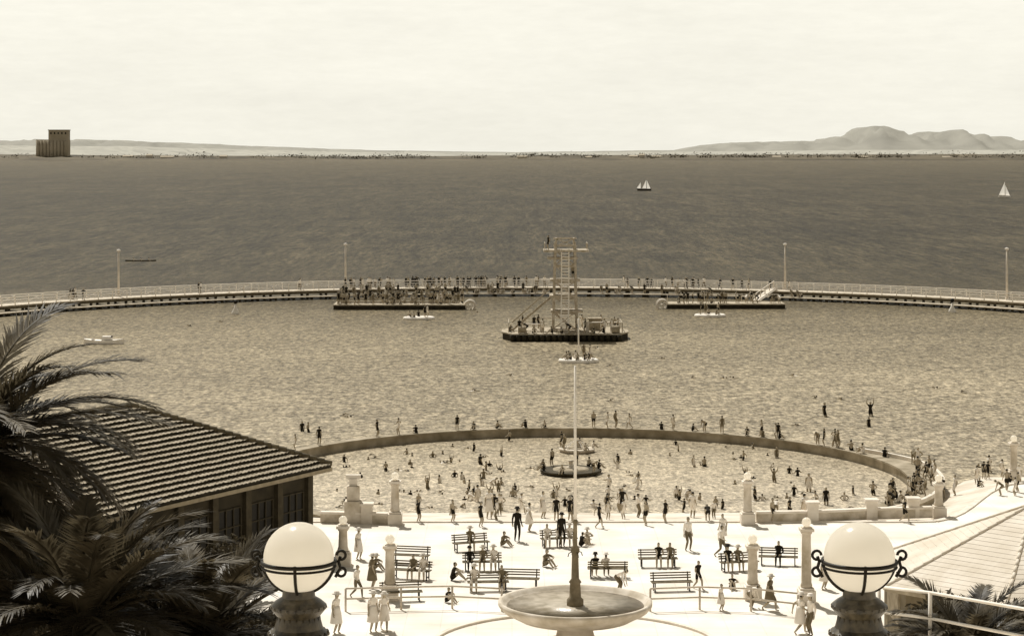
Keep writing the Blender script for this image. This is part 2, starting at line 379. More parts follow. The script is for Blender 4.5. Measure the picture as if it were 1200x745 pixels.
def pmesh(pose,outfit,fing):
    k=(pose,outfit,fing)
    if k in _pm: return _pm[k]
    b,labs,vs=basemesh(pose,fing)
    me=b.copy(); me.name='person_'+pose
    me.materials.clear()
    A,B,la,lb=OUT[outfit]
    for m in (m_skin,A,B,m_hair): me.materials.append(m)
    la=la.split();lb=lb.split()
    hc=vs[6][0]
    for f,l in zip(me.polygons,labs):
        i=0
        if l in la:i=1
        elif l in lb:i=2
        elif l=='hair' or (l in('head','face') and (f.center-hc).y>.015) : i=3
        f.material_index=i
    _pm[k]=me; return me
PEOPLE=[]
def person(loc,pose='stand',outfit='dark_suit',rz=None,s=1.,zone='',near=False,hat=False):
    if rz is None: rz=R.uniform(-PI,PI)
    if not near: s*=.76 if loc[1]<160 else .98
    PEOPLE.append(dict(loc=V(loc),pose=pose,outfit=outfit,rz=rz,s=s,zone=zone,near=near,hat=hat))
OD={'dark_suit':'dark-suited bather','pale_suit':'pale-suited bather','trunks':'bather in dark trunks','mid_suit':'grey-suited bather','business':'person in dark suit','shirt':'person in pale shirt','dress':'person in pale dress','darkdress':'person in grey dress'}
PD={'stand':'standing','walk':'walking','akimbo':'hands on hips','raise':'with raised arms','out':'arms held out','bend':'bending over','sit':'sitting','squat':'sitting knees up','swim':'swimming'}
ORD=['first','second','third','fourth','fifth','sixth','seventh','eighth','ninth','tenth','eleventh','twelfth','thirteenth','fourteenth','fifteenth','sixteenth','seventeenth','eighteenth','nineteenth','twentieth']
def rout(): return R.choices(['dark_suit','trunks','pale_suit','mid_suit'],[5.5,3.5,2.6,2.2])[0]
for px,py,ps in ((332,526,'stand'),(461,515,'stand'),(467,531,'stand'),(496,515,'out'),(507,512,'squat'),(533,503,'stand'),(592,507,'squat'),(697,497,'stand'),(715,497,'akimbo'),(725,497,'stand'),(741,499,'walk'),(812,505,'squat'),(835,503,'bend'),(855,505,'stand'),(884,508,'squat'),(898,511,'squat'),(912,508,'out'),(935,510,'stand'),(942,508,'stand'),(951,508,'squat'),(560,505,'squat'),(618,503,'squat'),(640,503,'squat'),(775,503,'squat'),(790,503,'stand')):
    p=P(px,py,-.22); d=(p-PC); d.z=0
    d=d.normalized()*(PR-.3); p=PC+d; p.z=-.22
    person(p,ps,rout(),zone='on far pool rim',s=R.uniform(.85,1.02))
for i in range(34):
    a=R.uniform(-.65,.7); p=PC+V((math.cos(a),math.sin(a),0))*(PR-.3+R.uniform(-.2,.2+ledge(a)*.8)); p.z=-.22
    person(p,R.choice(['stand','squat','squat','bend','walk','akimbo']),rout(),zone='on right pool rim',s=R.uniform(.85,1.1))
for q,(c,r,k) in enumerate(ISL):
    for i in range(k):
        a=2*PI*i/k+R.uniform(-.2,.2); person(c+V((math.cos(a)*r*.94,math.sin(a)*r*.94,.22)),R.choice(['squat','squat','squat','stand','bend']),rout(),rz=a+PI/2,zone='on the rim of '+('dark island' if q==0 else 'pale island'),s=R.uniform(.8,1))
cnt=0
while cnt<140:
    px=R.uniform(390,1035); py=R.choice([R.uniform(512,560),R.uniform(525,600),R.uniform(565,602)])
    p=P(px,py,POOL)
    if (p-PC).length>PR-1.6: continue
    if gz(p.x,p.y)>POOL+.0: continue
    if abs(px-670)<45 and 512<py<566: continue
    g=max(gz(p.x,p.y),-2.0); dep=max(0,-g+POOL)
    dd=R.choice([.35,.55,.7,.8,.95])
    ps=R.choice(['stand','stand','out','raise','bend','akimbo','swim','walk','walk','swim'])
    z=POOL if ps=='swim' else POOL-min(dd,dep+.2)
    zn=('left pool' if px<520 else 'left of islands' if px<650 else 'right of islands' if px<830 else 'right pool')
    zn=('front ' if py>575 else 'back ' if py<540 else 'middle ')+zn
    person((p.x,p.y,z),ps,rout(),zone='wading in '+zn,s=R.uniform(.7,1.0)); cnt+=1
for i in range(40):
    px=R.choice([R.uniform(420,700),R.uniform(560,860),R.uniform(640,1010),R.uniform(480,980)]); py=R.uniform(582,614)
    p=P(px,py,-.5); q=P(px,py,gz(p.x,p.y)); q=P(px,py,gz(q.x,q.y))
    q.z=max(gz(q.x,q.y),POOL-.4)
    ps=R.choice(['stand','stand','walk','akimbo','bend','squat','out'])
    person(q,ps,R.choice([rout(),rout(),'dress','shirt']),zone='at pool waterline '+('left side' if px<600 else 'centre' if px<760 else 'right side'),s=R.uniform(.8,1.2))
for i in range(16):
    px=R.uniform(1085,1196); py=R.uniform(530,592); p=P(px,py,-.5); p.z=max(gz(p.x,p.y),-1.6)
    if p.z<SEA-.8: continue
    person(p,R.choice(['stand','walk','squat','bend','stand']),R.choice([rout(),rout(),'dress']),zone='on the right-hand beach',s=R.uniform(.85,1.1))
for px,py,ps in ((354,505,'stand'),(361,506,'stand'),(402,487,'swim'),(411,489,'swim'),(599,440,'swim'),(556,458,'swim'),(811,443,'swim'),(848,443,'swim'),(859,443,'swim'),(957,466,'swim'),(966,488,'stand'),(986,468,'swim'),(1020,487,'raise'),(933,498,'swim'),(1018,500,'stand'),(700,408,'swim'),(714,429,'swim'),(258,377,'swim'),(223,382,'swim'),(560,366,'swim'),(715,470,'swim'),(1098,455,'swim'),(1127,460,'swim'),(776,420,'swim'),(930,440,'swim')):
    p=P(px,py,SEA)
    if ps!='swim': p.z=SEA-.5
    person(p,ps,rout(),zone='out in the bay water',s=1)
for i in range(100):
    px=R.choice([R.gauss(520,45),R.gauss(590,30),R.uniform(395,640),R.uniform(400,560),R.uniform(410,620),R.gauss(810,45)]) if i>7 else R.choice([88,92,232,236,350,365,1000,1090])+R.uniform(-3,3)
    a=px2a(px); r=R.uniform(r0+.5,r1-.5)
    ps=R.choice(['stand','stand','akimbo','walk','out'])
    person(bp_(a,r,DZ),ps,R.choice([rout(),rout(),'business','shirt']),zone='on boardwalk '+('left part' if px<470 else 'left of tower' if px<640 else 'right of tower'),s=R.uniform(.9,1.05))
for i in range(64):
    px=R.choice([R.gauss(455,35),R.uniform(560,640),R.uniform(390,640),R.uniform(400,560),R.uniform(700,940)])
    a=px2a(px,r0-1); person(bp_(a,r0-1.3,-.54),R.choice(['squat','squat','stand','bend']),rout(),rz=-a+R.uniform(-.6,.6),zone='on boardwalk lower landing',s=R.uniform(.9,1.05))
# ---------------------------------------------------------------- pontoons
def pontoon(name,label,px0,px1,py,depth,side,crowd,tiers):
    c=P((px0+px1)/2,py,SEA); c.y+=depth/2; L=(px1-px0)/F*c.y
    t=thing(name,label,'pontoon',c,0)
    MB().box((0,0,.62),(L,depth,.14)).build('deck',mat('pontoon_boards',.34,.3,1.5),t)
    m=MB(); m.box((0,-depth/2+.2,.28),(L-.1,.3,.5)).box((0,depth/2-.2,.28),(L-.1,.3,.5))
    q=int(L/1.5)
    for i in range(q):
        x=-L/2+.75+i*(L-1.5)/(q-1); m.tube([(x,-depth/2+.25,.15),(x,depth/2-.25,.15)],.38,10)
    m.build('hull',m_dtimber,t)
    if tiers:
        m=MB()
        for k in range(3): m.box((-.5,.0+k*1.1,.9+.4*k),(L*.88,.5,.1))
        for k in range(3):
            for i in range(8): m.box((-.5-L*.42+i*L*.12,.0+k*1.1,.68+.2*k+.02),(.12,.3,.36+.38*k))
        m.build('tiered_bench',m_timber,t)
    m=MB(); x=side*(L/2+.55)
    for k in range(2):
        m.tube([(x+.66*math.cos(2*PI*i/24),-depth/2+.5+k*1.4,.5+.66*math.sin(2*PI*i/24)) for i in range(24)],.15,8,closed=True)
    for i in range(6):
        a=i*PI/3; m.beam((x,-depth/2+.5,.5),(x+.62*math.cos(a),-depth/2+.5,.5+.62*math.sin(a)),.07,.07)
    m.tube([(x,-depth/2+.3,.5),(x,-depth/2+2.2,.5)],.12,8)
    m.build('float_wheel',m_white2,t)
    m=MB()
    for i in range(4):
        x=-L/2+.4+i*(L-.8)/3; m.tube([(x,depth/2-.2,.69),(x,depth/2-.2,1.7)],.05,6)
    m.beam((-L/2+.4,depth/2-.2,1.7),(L/2-.4,depth/2-.2,1.7),.07,.07); m.build('handrail',m_white2,t)
    for i in range(crowd):
        x=R.uniform(-L/2+.4,L/2-.4)
        if tiers and i%3:
            k=R.randint(0,2); person(c+V((x,.0+k*1.1,.95-.42+.4*k)),R.choice(['sit','sit','sit','stand']),rout(),rz=R.uniform(-.5,.5),zone='seated on tiers of left pontoon')
        else: person(c+V((x,R.uniform(-depth/2+.3,-.4),.69)),R.choice(['stand','squat','stand','akimbo','bend']),rout(),zone='on front deck of '+('left pontoon' if side>0 else 'right pontoon'))
    return c,L
pontoon('swimming_pontoon','long crowded pontoon with tiered bench left of diving tower',391,545,363,5.5,1,92,True)
cR,LR=pontoon('swimming_pontoon','long low pontoon with white float wheel right of diving tower',782,920,362,4.5,-1,22,False)
t=thing('gangway','white sloping gangway joining boardwalk and the right pontoon','gangway',(0,0,0))
m=MB();a=cR+V((LR*.28,1.9,.8));b=V((a.x+4.5,bp_(0,r0-.1,0).y-6,DZ+.3));m.beam(a,b,1.2,.12);m.build('walkway',m_white2,t)
m=MB()
for s in (-.55,.55):
    o=V((s*.2,s,0)); m.beam(a+o+V((0,0,1)),b+o+V((0,0,1)),.08,.08)
    for k in range(5): q=a.lerp(b,k/4)+o; m.beam(q,q+V((0,0,1)),.07,.07)
m.build('handrail',m_white2,t)
def raft(px,py,w,label,mast,crowd,zone):
    c=P(px,py,SEA); L=w/F*c.y; t=thing('swimming_raft',label,'raft',c,R.uniform(-.1,.1),'small white rafts in the bay')
    m=MB(); m.tube([(L/2*math.cos(2*PI*i/20)*1.,L*.36*math.sin(2*PI*i/20),.12) for i in range(20)],.24,8,closed=True); m.build('float_ring',m_white,t)
    MB().lathe([(L*.36,.18),(L*.36,.30)],n=20).build('deck',m_white2,t)
    if mast: 
        MB().tube([(0,0,.3),(0,0,mast)],[.09,.06],8).build('mast',m_white,t); MB().box((0,0,mast*.93),(.35,.05,.5)).build('lifebelt_board',m_white,t)
    for i in range(crowd):
        a=2*PI*i/crowd+.4; person(c+V((L*.33*math.cos(a),L*.25*math.sin(a),.28)),R.choice(['squat','squat','stand']),rout(),rz=a+PI/2,zone=zone,s=.95)
raft(491,374,33,'white oval raft carrying bathers below the left pontoon',0,5,'on raft below left pontoon')
raft(832,371,33,'white oval raft with bathers below the right pontoon',0,5,'on raft below right pontoon')
raft(678,424,42,'white round raft with a mast in front of diving tower',4.4,9,'on masted raft')
# diving tower
TC=P(662,396,SEA); T=thing('diving_tower','tall white timber diving tower on dark pontoon in middle of bay','diving tower',TC)
L=148/F*TC.y; W_=9.
oc=[(-L/2,-1.5),(-L/2+1.2,-W_/2),(L/2-1.2,-W_/2),(L/2,-1.5),(L/2,1.5),(L/2-1.2,W_/2),(-L/2+1.2,W_/2),(-L/2,1.5)]
def prism(m,poly,z0,z1):
    n=len(poly); m.add([(x,y,z0) for x,y in poly]+[(x,y,z1) for x,y in poly],[tuple(reversed(range(n))),tuple(range(n,2*n))]+[(i,(i+1)%n,n+(i+1)%n,n+i) for i in range(n)])
m=MB();prism(m,oc,.72,.86); m.build('pontoon_deck',mat('pontoon_boards',.34),T)
m=MB(); prism(m,[(x*.985,y*.98) for x,y in oc],.0,.7)
for i in range(19):
    x=-L/2+1.2+i*(L-2.4)/18; m.tube([(x,-W_/2-.05,.05),(x,-W_/2-.05,.75)],.26,8)
m.build('hull',m_dtimber,T)
def leg(sx,sy,z): k=(z-.86)/9.5; r=1.35-.25*k; return V((sx*r,sy*r,z))
m=MB()
for sx in(-1,1):
    for sy in(-1,1): m.beam(leg(sx,sy,.86),leg(sx,sy,10.9),.26,.26)
lv=[.9,2.9,4.6,6.4,8.2,10.0]
for i,z in enumerate(lv):
    for a,b in (((-1,-1),(1,-1)),((1,-1),(1,1)),((1,1),(-1,1)),((-1,1),(-1,-1))):
        m.beam(leg(*a,z),leg(*b,z),.14,.18)
        if i<5 and a[0]!=b[0] and a[1]>0 or (i<5 and a[0]==b[0]): m.beam(leg(*a,z),leg(*b,lv[i+1]),.09,.11)
        if i<5 and i%2==0: m.beam(leg(*b,z),leg(*a,lv[i+1]),.09,.11)
m.build('tower_frame',m_tower,T)
for nm,z,w,d,ox in (('diving_platform',9.85,5.1,3.,.1),('diving_platform',9.0,3.4,2.6,-.3),('diving_platform',6.5,3.4,2.6,0),('diving_platform',4.7,3.1,2.6,-.2),('diving_platform',3.0,3.6,3.0,.2)):
    MB().box((ox,0,z+.12),(w,d,.24)).build(nm,m_tower,T)
m=MB()
for sx in(-1,1):
    for sy in(-1,1): m.beam((sx*1.0,sy*1.0,9.9),(sx*1.0,sy*1.0,11.4),.14,.14)
for z in (10.5,11.35):
    for sy in(-1,1): m.beam((-1.3,sy*1.0,z),(1.3,sy*1.0,z),.12,.12)
    for sx in(-1,1): m.beam((sx*1.0,-1.0,z),(sx*1.0,1.0,z),.12,.12)
for x in (-2.3,2.5): m.beam((x,-1.3,10.05),(x,-1.3,10.85),.09,.09); m.beam((x,1.3,10.05),(x,1.3,10.85),.09,.09); m.beam((x,-1.3,10.85),(x,1.3,10.85),.08,.08)
m.beam((-1,-1,10.5),(1,-1,11.35),.08,.1);m.beam((1,-1,10.5),(-1,-1,11.35),.08,.1)
m.build('top_railing',m_tower,T)
m=MB()
for x in (-.42,.42): m.beam((x-.1,-2.7,.86),(x,-1.4,6.4),.13,.13); m.beam((x,-1.3,6.4),(x,-1.25,10.2),.13,.13)
for i in range(20): 
    k=i/20; m.beam((-.45,-2.7+1.3*k,.86+5.6*k),(.45,-2.7+1.3*k,.86+5.6*k),.12,.09)
for i in range(11): m.beam((-.4,-1.3,6.6+.34*i),(.4,-1.3,6.6+.34*i),.1,.1)
m.build('ladder',m_white,T)
m=MB()
for y in (-.4,.4): m.beam((-6.0,y,.9),(-1.7,y,4.6),.12,.2); m.beam((-6,y,1.8),(-1.7,y,5.6),.08,.08)
for i in range(14): k=i/13; m.beam((-6+4.3*k,-.4,.95+3.7*k),(-6+4.3*k,.4,.95+3.7*k),.22,.06)
m.build('stairway',m_timber,T)
for x0,x1,z in ((2.0,6.3,1.9),(-2.2,-5.0,1.7)):
    sg=1 if x1>0 else -1
    m=MB(); m.beam((x0,-1.6,z),(x1,-2.6,z+.12),.5,.09); m.beam((x0+.5*sg,-1.8,.86),(x0+.5*sg,-1.8,z),.4,.3); m.build('springboard',m_white2,T)
for x,y,r_ in ((5.6,-3.6,.45),(-4.9,-3.9,.4)):
    MB().tube([(x-.45,y,1.3),(x+.45,y,1.3)],r_,12).build('float_drum',m_timber,T)
MB().box((3.4,.5,1.5),(1.3,1.1,1.25)).box((3.4,.5,2.2),(1.6,1.4,.12)).build('attendant_box',m_timber,T)
m=MB()
for x,y in ((-6.4,-2.4),(-6.4,2.4),(6.4,2.4),(6.4,-2.4),(4.5,3.8),(-4.5,3.8)): m.tube([(x,y,.86),(x,y,1.95)],.06,6)
for a,b in (((-6.4,2.4),(-4.5,3.8)),((6.4,2.4),(4.5,3.8)),((-4.5,3.8),(4.5,3.8)),((-6.4,-2.4),(-6.4,2.4)),((6.4,-2.4),(6.4,2.4))): m.beam((*a,1.95),(*b,1.95),.07,.07)
m.build('deck_handrail',m_tower,T)
for x,y,ps in ((-6.2,-2,'squat'),(-5.2,-3.6,'stand'),(-4.4,-3.2,'bend'),(-3.6,-3.9,'squat'),(-2.6,-3.5,'stand'),(-.5,-4,'squat'),(1.2,-3.8,'stand'),(2.2,-3.5,'stand'),(3.1,-4,'squat'),(4.4,-3.1,'walk'),(5.2,-3.0,'stand'),(5.9,-2.6,'akimbo'),(4.2,2.2,'stand'),(-3.5,1.,'stand'),(-4.8,2,'stand'),(4.2,-3.9,'squat'),(5.6,-1,'stand'),(-1.6,-4,'squat'),(-3,2.5,'stand'),(2,2.8,'walk'),(.4,-3.9,'bend')):
    person(TC+V((x,y,.86)),ps,rout(),zone='on the diving tower pontoon')
person(TC+V((-1.9,-.9,10.09)),'stand','dark_suit',zone='on top diving platform');person(TC+V((.9,-.9,6.74)),'stand','trunks',zone='on middle diving platform')
# ---------------------------------------------------------------- boats
def hull(L,Wd,Dp,mt,parent,name='hull',n=14):
    m=MB();vs=[];fs=[];k=9
    for i in range(n+1):
        u=i/n; x=-L/2+L*u; b=Wd/2*max(.02,(1-abs(2*u-.9)**2.6*.9)) if u<.98 else .02
        sh=Dp*(.85+.35*(2*u-1)**2)
        for j in range(k):
            a=-PI/2+PI*j/(k-1); vs.append((x,b*math.sin(a),sh-(sh+Dp*.35)*max(0,math.cos(a))**.6))
    for i in range(n):
        for j in range(k-1): fs.append((i*k+j,i*k+j+1,(i+1)*k+j+1,(i+1)*k+j))
    fs.append(tuple(range(k))[::-1])
    for i in range(n): fs.append((i*k,(i+1)*k,(i+1)*k+k-1,i*k+k-1))
    m.add(vs,fs,False); return m.build(name,mt,parent)
c=P(122,403,SEA); t=thing('motor_launch','small white motor launch moored on the left of the bay','boat',c,0)
hull(4.4,1.5,.5,m_white,t); MB().box((.3,0,.68),(1.2,1.0,.35),taper=.8).build('cabin',m_white,t); MB().beam((-1.2,-.5,.62),(-1.2,.5,.62),.3,.06).build('thwart',m_timber,t); MB().box((.85,0,.82),(.06,.8,.16)).build('windscreen',m_glass,t)
c=P(165,306,SEA); t=thing('rowing_skiff','long dark rowing skiff with crew beyond the left boardwalk','boat',c,.05)
hull(6.0,.8,.22,mat('skiff_timber',.04),t)
m=MB()
for x in(-1.5,0,1.5): m.tube([(x,-.3,.45),(x+.5,-2.2,.05)],.03,5); m.tube([(x,.3,.45),(x+.5,2.2,.05)],.03,5)
m.build('oar',m_timber,t)
for x in(-1.5,0,1.5): person(c+V((x,0,-.12)),'squat','mid_suit',rz=PI/2,zone='rowing in the dark skiff')
def sail(m,pts):
    a,b,c=[V(p) for p in pts];n=6;vs=[];fs=[];idx={};q=0
    for i in range(n+1):
        for j in range(n+1-i):
            u=i/n;v=j/n;p=a+(b-a)*u+(c-a)*v; p.y+=-.25*math.sin(PI*u)*math.sin(PI*min(1,v+.2)); vs.append(p); idx[i,j]=q;q+=1
    for i in range(n):
        for j in range(n-i):
            fs.append((idx[i,j],idx[i+1,j],idx[i,j+1]))
            if i+j<n-1: fs.append((idx[i+1,j],idx[i+1,j+1],idx[i,j+1]))
    m.add(vs,fs,True)
m_sail=mat('sail_cloth',.92,.03,1.,trans=.5)
c=P(755,223.5,SEA); t=thing('sailing_ketch','two-masted dark-hulled sailing boat far out on the bay','sailing boat',c,.1)
hull(8.,2.2,1.,m_dtimber,t)
for x,h in((-1.9,5.0),(1.2,6.4)):
    MB().tube([(x,0,.8),(x,0,h)],.09,6).build('mast',m_dark,t); m=MB(); sail(m,[(x-.1,0,1.3),(x-2.4,0,1.4),(x-.1,0,h-.3)]); m.build('sail',m_sail,t)
m=MB(); sail(m,[(1.4,0,1.2),(3.6,0,1.1),(1.4,0,6.)]); m.build('jib',m_sail,t)
c=P(1177,231.5,SEA); t=thing('sailing_dinghy','white-sailed sailing dinghy far out near right edge','sailing boat',c,-.1)
hull(5.6,1.9,.7,m_white,t); MB().tube([(.3,0,.5),(.3,0,7.6)],.08,6).build('mast',m_timber,t)
m=MB(); sail(m,[(.2,0,1.1),(-2.6,0,1.2),(.2,0,7.5)]); m.build('mainsail',m_sail,t)
m=MB(); sail(m,[(.5,0,1.),(2.6,0,.9),(.4,0,6.)]); m.build('jib',m_sail,t)
# ---------------------------------------------------------------- far shore
def interp(tab,x):
    if x<=tab[0][0]: return tab[0][1]
    for (a,b),(c,d) in zip(tab,tab[1:]):
        if x<=c: return b+(d-b)*(x-a)/(c-a)
    return tab[-1][1]
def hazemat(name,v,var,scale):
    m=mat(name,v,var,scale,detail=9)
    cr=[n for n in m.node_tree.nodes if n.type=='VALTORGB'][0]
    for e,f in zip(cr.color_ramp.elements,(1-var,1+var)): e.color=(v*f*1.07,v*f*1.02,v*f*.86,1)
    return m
def ridge(name,Yr,tab,mt,depth,jit,seed,foot=-5.,ny=6):
    mb=MB(); n=360; rows=[-1+1.0*i/ny for i in range(ny)]+[0,.3,.6,1.]; k=len(rows)
    for i in range(n+1):
        px=-500+2200*i/n; h=H-(interp(tab,px)-HY)/F*Yr-foot
        h=max(h,1.); h*=1+jit*(noise.noise(V((px*.03,seed,0)))+.6*noise.noise(V((px*.11,seed,3))))
        for q,dy in enumerate(rows):
            f=math.cos(dy*PI/2)**1.3 if abs(dy)<1 else 0
            Y=Yr+dy*depth; hh=h*f*(1+(.55*noise.noise(V((px*.05,dy*3,seed)))+.3*noise.noise(V((px*.15,dy*7,seed))) if abs(dy)>.02 else 0))
            mb.v.append(((px-CX)/F*Yr,Y,foot+max(0,min(hh,h*1.0))))
    for i in range(n):
        for q in range(k-1): mb.f.append((i*k+q,(i+1)*k+q,(i+1)*k+q+1,i*k+q+1)); mb.sm.append(True); mb.mi.append(0)
    return struct(mb.build(name,mt))
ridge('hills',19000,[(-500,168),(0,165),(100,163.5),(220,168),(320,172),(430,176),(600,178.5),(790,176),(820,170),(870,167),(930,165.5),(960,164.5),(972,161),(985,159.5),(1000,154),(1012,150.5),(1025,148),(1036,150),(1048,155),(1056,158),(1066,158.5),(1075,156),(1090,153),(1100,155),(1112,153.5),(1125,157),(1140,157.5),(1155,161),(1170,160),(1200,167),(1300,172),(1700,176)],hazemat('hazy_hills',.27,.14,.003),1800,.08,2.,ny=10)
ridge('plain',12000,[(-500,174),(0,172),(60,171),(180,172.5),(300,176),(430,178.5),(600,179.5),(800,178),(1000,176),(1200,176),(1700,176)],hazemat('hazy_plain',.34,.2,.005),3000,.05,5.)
ridge('far_shore',6700,[(-500,181),(0,181),(120,182),(420,183.5),(600,182.3),(1000,181),(1200,180.8),(1700,180.5)],mat('far_shore_land',.08,.6,.006,detail=8),500,.1,9.,foot=-2.)
mb=MB()
for i in range(800):
    px=R.uniform(-80,1280)
    Y=R.uniform(6350,7000); dens=noise.noise(V((px*.02,3,0)))
    if dens<-.2: continue
    x=(px-CX)/F*Y; hh=R.uniform(4,13)*(1+dens); ww=R.uniform(12,45)
    z0=8 if px>600 else 4
    for q in range(26):
        a=V((x+R.gauss(0,ww*.4),Y+R.uniform(-8,8),z0+abs(R.gauss(0,hh*.5)))); s=R.uniform(1.5,4.5)
        mb.add([a+V((R.uniform(-s,s),R.uniform(-s,s),R.uniform(-s,s))) for _ in range(3)],[(0,1,2)])
tag(mb.build('distant_trees',mat('distant_foliage',.06,.4,.01)),'dark scattered line of trees along the far shore','trees',kind='stuff')
Y=6500
def wx(px): return (px-CX)/F*Y
def wz(py): return H-(py-HY)/F*Y
t=thing('grain_elevator','blocky grain elevator building on the far left shore','building',(wx(61),Y,0))
m=MB(); x0,x1=wx(43)-wx(61),wx(80)-wx(61); zt=wz(164)
m.box(((x0+x1)/2,10,zt/2-2),(x1-x0,40,zt+4))
for i in range(9): m.tube([(x0+6+i*(x1-x0-12)/8,-10,-3),(x0+6+i*(x1-x0-12)/8,-10,zt-2)],5.6,10)
mg=mat('grain_store_concrete',.34,.2,.02); m.build('storage_bins',mg,t)
xa=wx(57)-wx(61); z2=wz(153)
MB().box(((xa+x1)/2,12,(zt+z2)/2),(x1-xa,30,z2-zt)).build('headhouse',mg,t)
m=MB().box(((xa+x1)/2,12,z2+1.2),(x1-xa+3,33,2.4)); m.build('roof',mat('grain_roof',.3),t)
m=MB()
for i in range(5): m.box((xa+8+i*(x1-xa-16)/4,-3.3,z2-9),(4,.6,6))
m.build('window',m_glass,t)
for px,w,h,lb in ((150,30,9,'nearest the grain elevator'),(175,18,12,'second right of the grain elevator'),(196,40,7,'long one right of the elevator'),(262,22,9,'alone at left of bay'),(612,30,8,'below mid-sky centre'),(742,26,9,'left of central cluster'),(752,16,13,'tallest of central cluster'),(768,34,8,'longest of central cluster'),(690,20,6,'small one left of central cluster'),(910,26,7,'left of the twin-peaked hills'),(1012,24,7,'beneath the highest hill peak'),(1110,30,6,'beneath the second hill peak')):
    Y=6420; zb=2
    t=thing('waterfront_shed','pale gabled shed on far shore, '+lb,'building',((px-CX)/F*Y,Y,zb))
    MB().box((0,0,h/2),(w,14,h)).build('wall',m_stone,t)
    m=MB();m.add([(-w/2-1,-8,h+.1),(w/2+1,-8,h+.1),(w/2+1,0,h+4),(-w/2-1,0,h+4),(-w/2-1,8,h+.1),(w/2+1,8,h+.1)],[(0,1,2,3),(3,2,5,4),(0,3,4),(1,5,2)]);m.build('roof',mat('pale_shed_roof',.4),t)
# ---------------------------------------------------------------- tiled roofs
def slope(mb,A,B,C,D_,du=.10,row=.40,lip=.15,amp=.07,lip_mi=1):
    A,B,C,D_=map(V,(A,B,C,D_)); U=(B-A).normalized(); n=U.cross((D_-A)).normalized()
    if n.z<0:n=-n
    Vv=n.cross(U)
    if Vv.dot(D_-A)<0: Vv=-Vv
    hgt=(D_-A).dot(Vv); Lb=(B-A).length; ul=(D_-A).dot(U); ur=(C-A).dot(U)
    rows=int(hgt/row); cols=int(Lb/du)
    for r in range(rows):
        vs=[]; v0=hgt*r/rows; v1=hgt*(r+1)/rows
        jit=[R.uniform(-.025,.025)*(lip>.05) for _ in range(cols//3+2)]
        for vv,off in ((v0,lip),(v1,.0)):
            f=vv/hgt; a=ul*f; b=Lb+(ur-Lb)*f
            for i in range(cols+1):
                u=Lb*i/cols; uc=min(max(u,a),b)
                w=amp*abs(math.sin(PI*uc/(du*3)))
                vs.append(A+U*uc+Vv*(vv+(jit[i//3] if off else 0))+n*(off+w))
        f=v0/hgt;a=ul*f;b=Lb+(ur-Lb)*f
        for i in range(cols+1):
            u=Lb*i/cols;uc=min(max(u,a),b); vs.append(A+U*uc+Vv*(v0+.02)+n*(-.01))
        k=cols+1
        mb.add(vs,[(i,i+1,k+i+1,k+i) for i in range(cols)])
        base=len(mb.v)-len(vs)
        for i in range(cols): mb.f.append((base+2*k+i,base+2*k+i+1,base+i+1,base+i)); mb.sm.append(False); mb.mi.append(lip_mi)
EZ=4.4
C0=V((-9.0,102,EZ)); d1=V((-.5,-.866,0)); pn=V((-.866,.5,0)); Lg=30.; w=7.
C1=C0+d1*Lg; C2=C1+pn*2*w; C3=C0+pn*2*w; rise=V((0,0,3.26))
R0=C0+(d1+pn)*w+rise; R1=C1+(-d1+pn)*w+rise
bl=thing('bathing_pavilion','long bathing pavilion with hipped terracotta tiled roof at left','building',(0,0,0))
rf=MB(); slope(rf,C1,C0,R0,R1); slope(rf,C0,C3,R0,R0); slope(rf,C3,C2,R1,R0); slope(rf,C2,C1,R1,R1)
rf=rf.build('roof',[m_tile,m_tshade],bl)
m=MB()
for a,b in ((C0,R0),(R0,R1),(R1,C1),(C3,R0),(C2,R1)):
    L=(b-a).length; q=int(L/.4)
    for i in range(q): 
        m.tube([a.lerp(b,i/q)+V((0,0,.15)),a.lerp(b,(i+1.1)/q)+V((0,0,.15))],[.17,.13],8)
m.build('ridge_tiles',mat('dark_ridge_tiles',.08,.4,2.),rf)
m=MB()
for a,b in ((C0,C1),(C1,C2),(C2,C3),(C3,C0)): m.beam(a-V((0,0,.10)),b-V((0,0,.10)),.12,.18)
m.build('gutter',mat('pale_gutter',.24,.2),rf)
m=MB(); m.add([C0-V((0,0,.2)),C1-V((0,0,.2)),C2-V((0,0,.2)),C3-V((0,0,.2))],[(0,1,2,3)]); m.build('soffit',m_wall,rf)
ins=.8
W0=C0+(d1+pn)*ins; W1=C1+(-d1+pn)*ins; W2=C2+(-d1-pn)*ins; W3=C3+(d1-pn)*ins
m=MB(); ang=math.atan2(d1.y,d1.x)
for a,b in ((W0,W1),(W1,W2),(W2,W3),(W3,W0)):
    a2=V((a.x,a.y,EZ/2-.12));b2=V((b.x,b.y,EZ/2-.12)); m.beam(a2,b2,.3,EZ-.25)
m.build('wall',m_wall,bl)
nn=-pn
for i in range(11):
    c=W0+d1*(1.6+i*2.5)+nn*.17; c.z=2.5
    fr=MB()
    for z in (-.85,.0,.85): fr.box((0,0,z),(1.7,.1,.07))
    for x in(-.85,-.28,.28,.85): fr.box((x,0,0),(.07,.12,1.79))
    f=fr.build('window',mat('window_timber',.035,.2),bl,c,ang); MB().box((0,-.01,0),(1.6,.03,1.7)).build('pane',m_glass,f)
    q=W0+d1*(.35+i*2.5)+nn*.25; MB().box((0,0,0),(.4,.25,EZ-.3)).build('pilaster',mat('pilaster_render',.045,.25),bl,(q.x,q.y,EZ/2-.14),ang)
kc=V((20.9,82.2,0)); kr=6.9; kz=3.2
kk=thing('beach_kiosk','octagonal kiosk with pale tiled roof at lower right','building',kc)
rf=MB(); oct_=[V((kr*math.cos(PI/8+i*PI/4),kr*math.sin(PI/8+i*PI/4),kz)) for i in range(8)]; ap=V((0,0,kz+2.75))
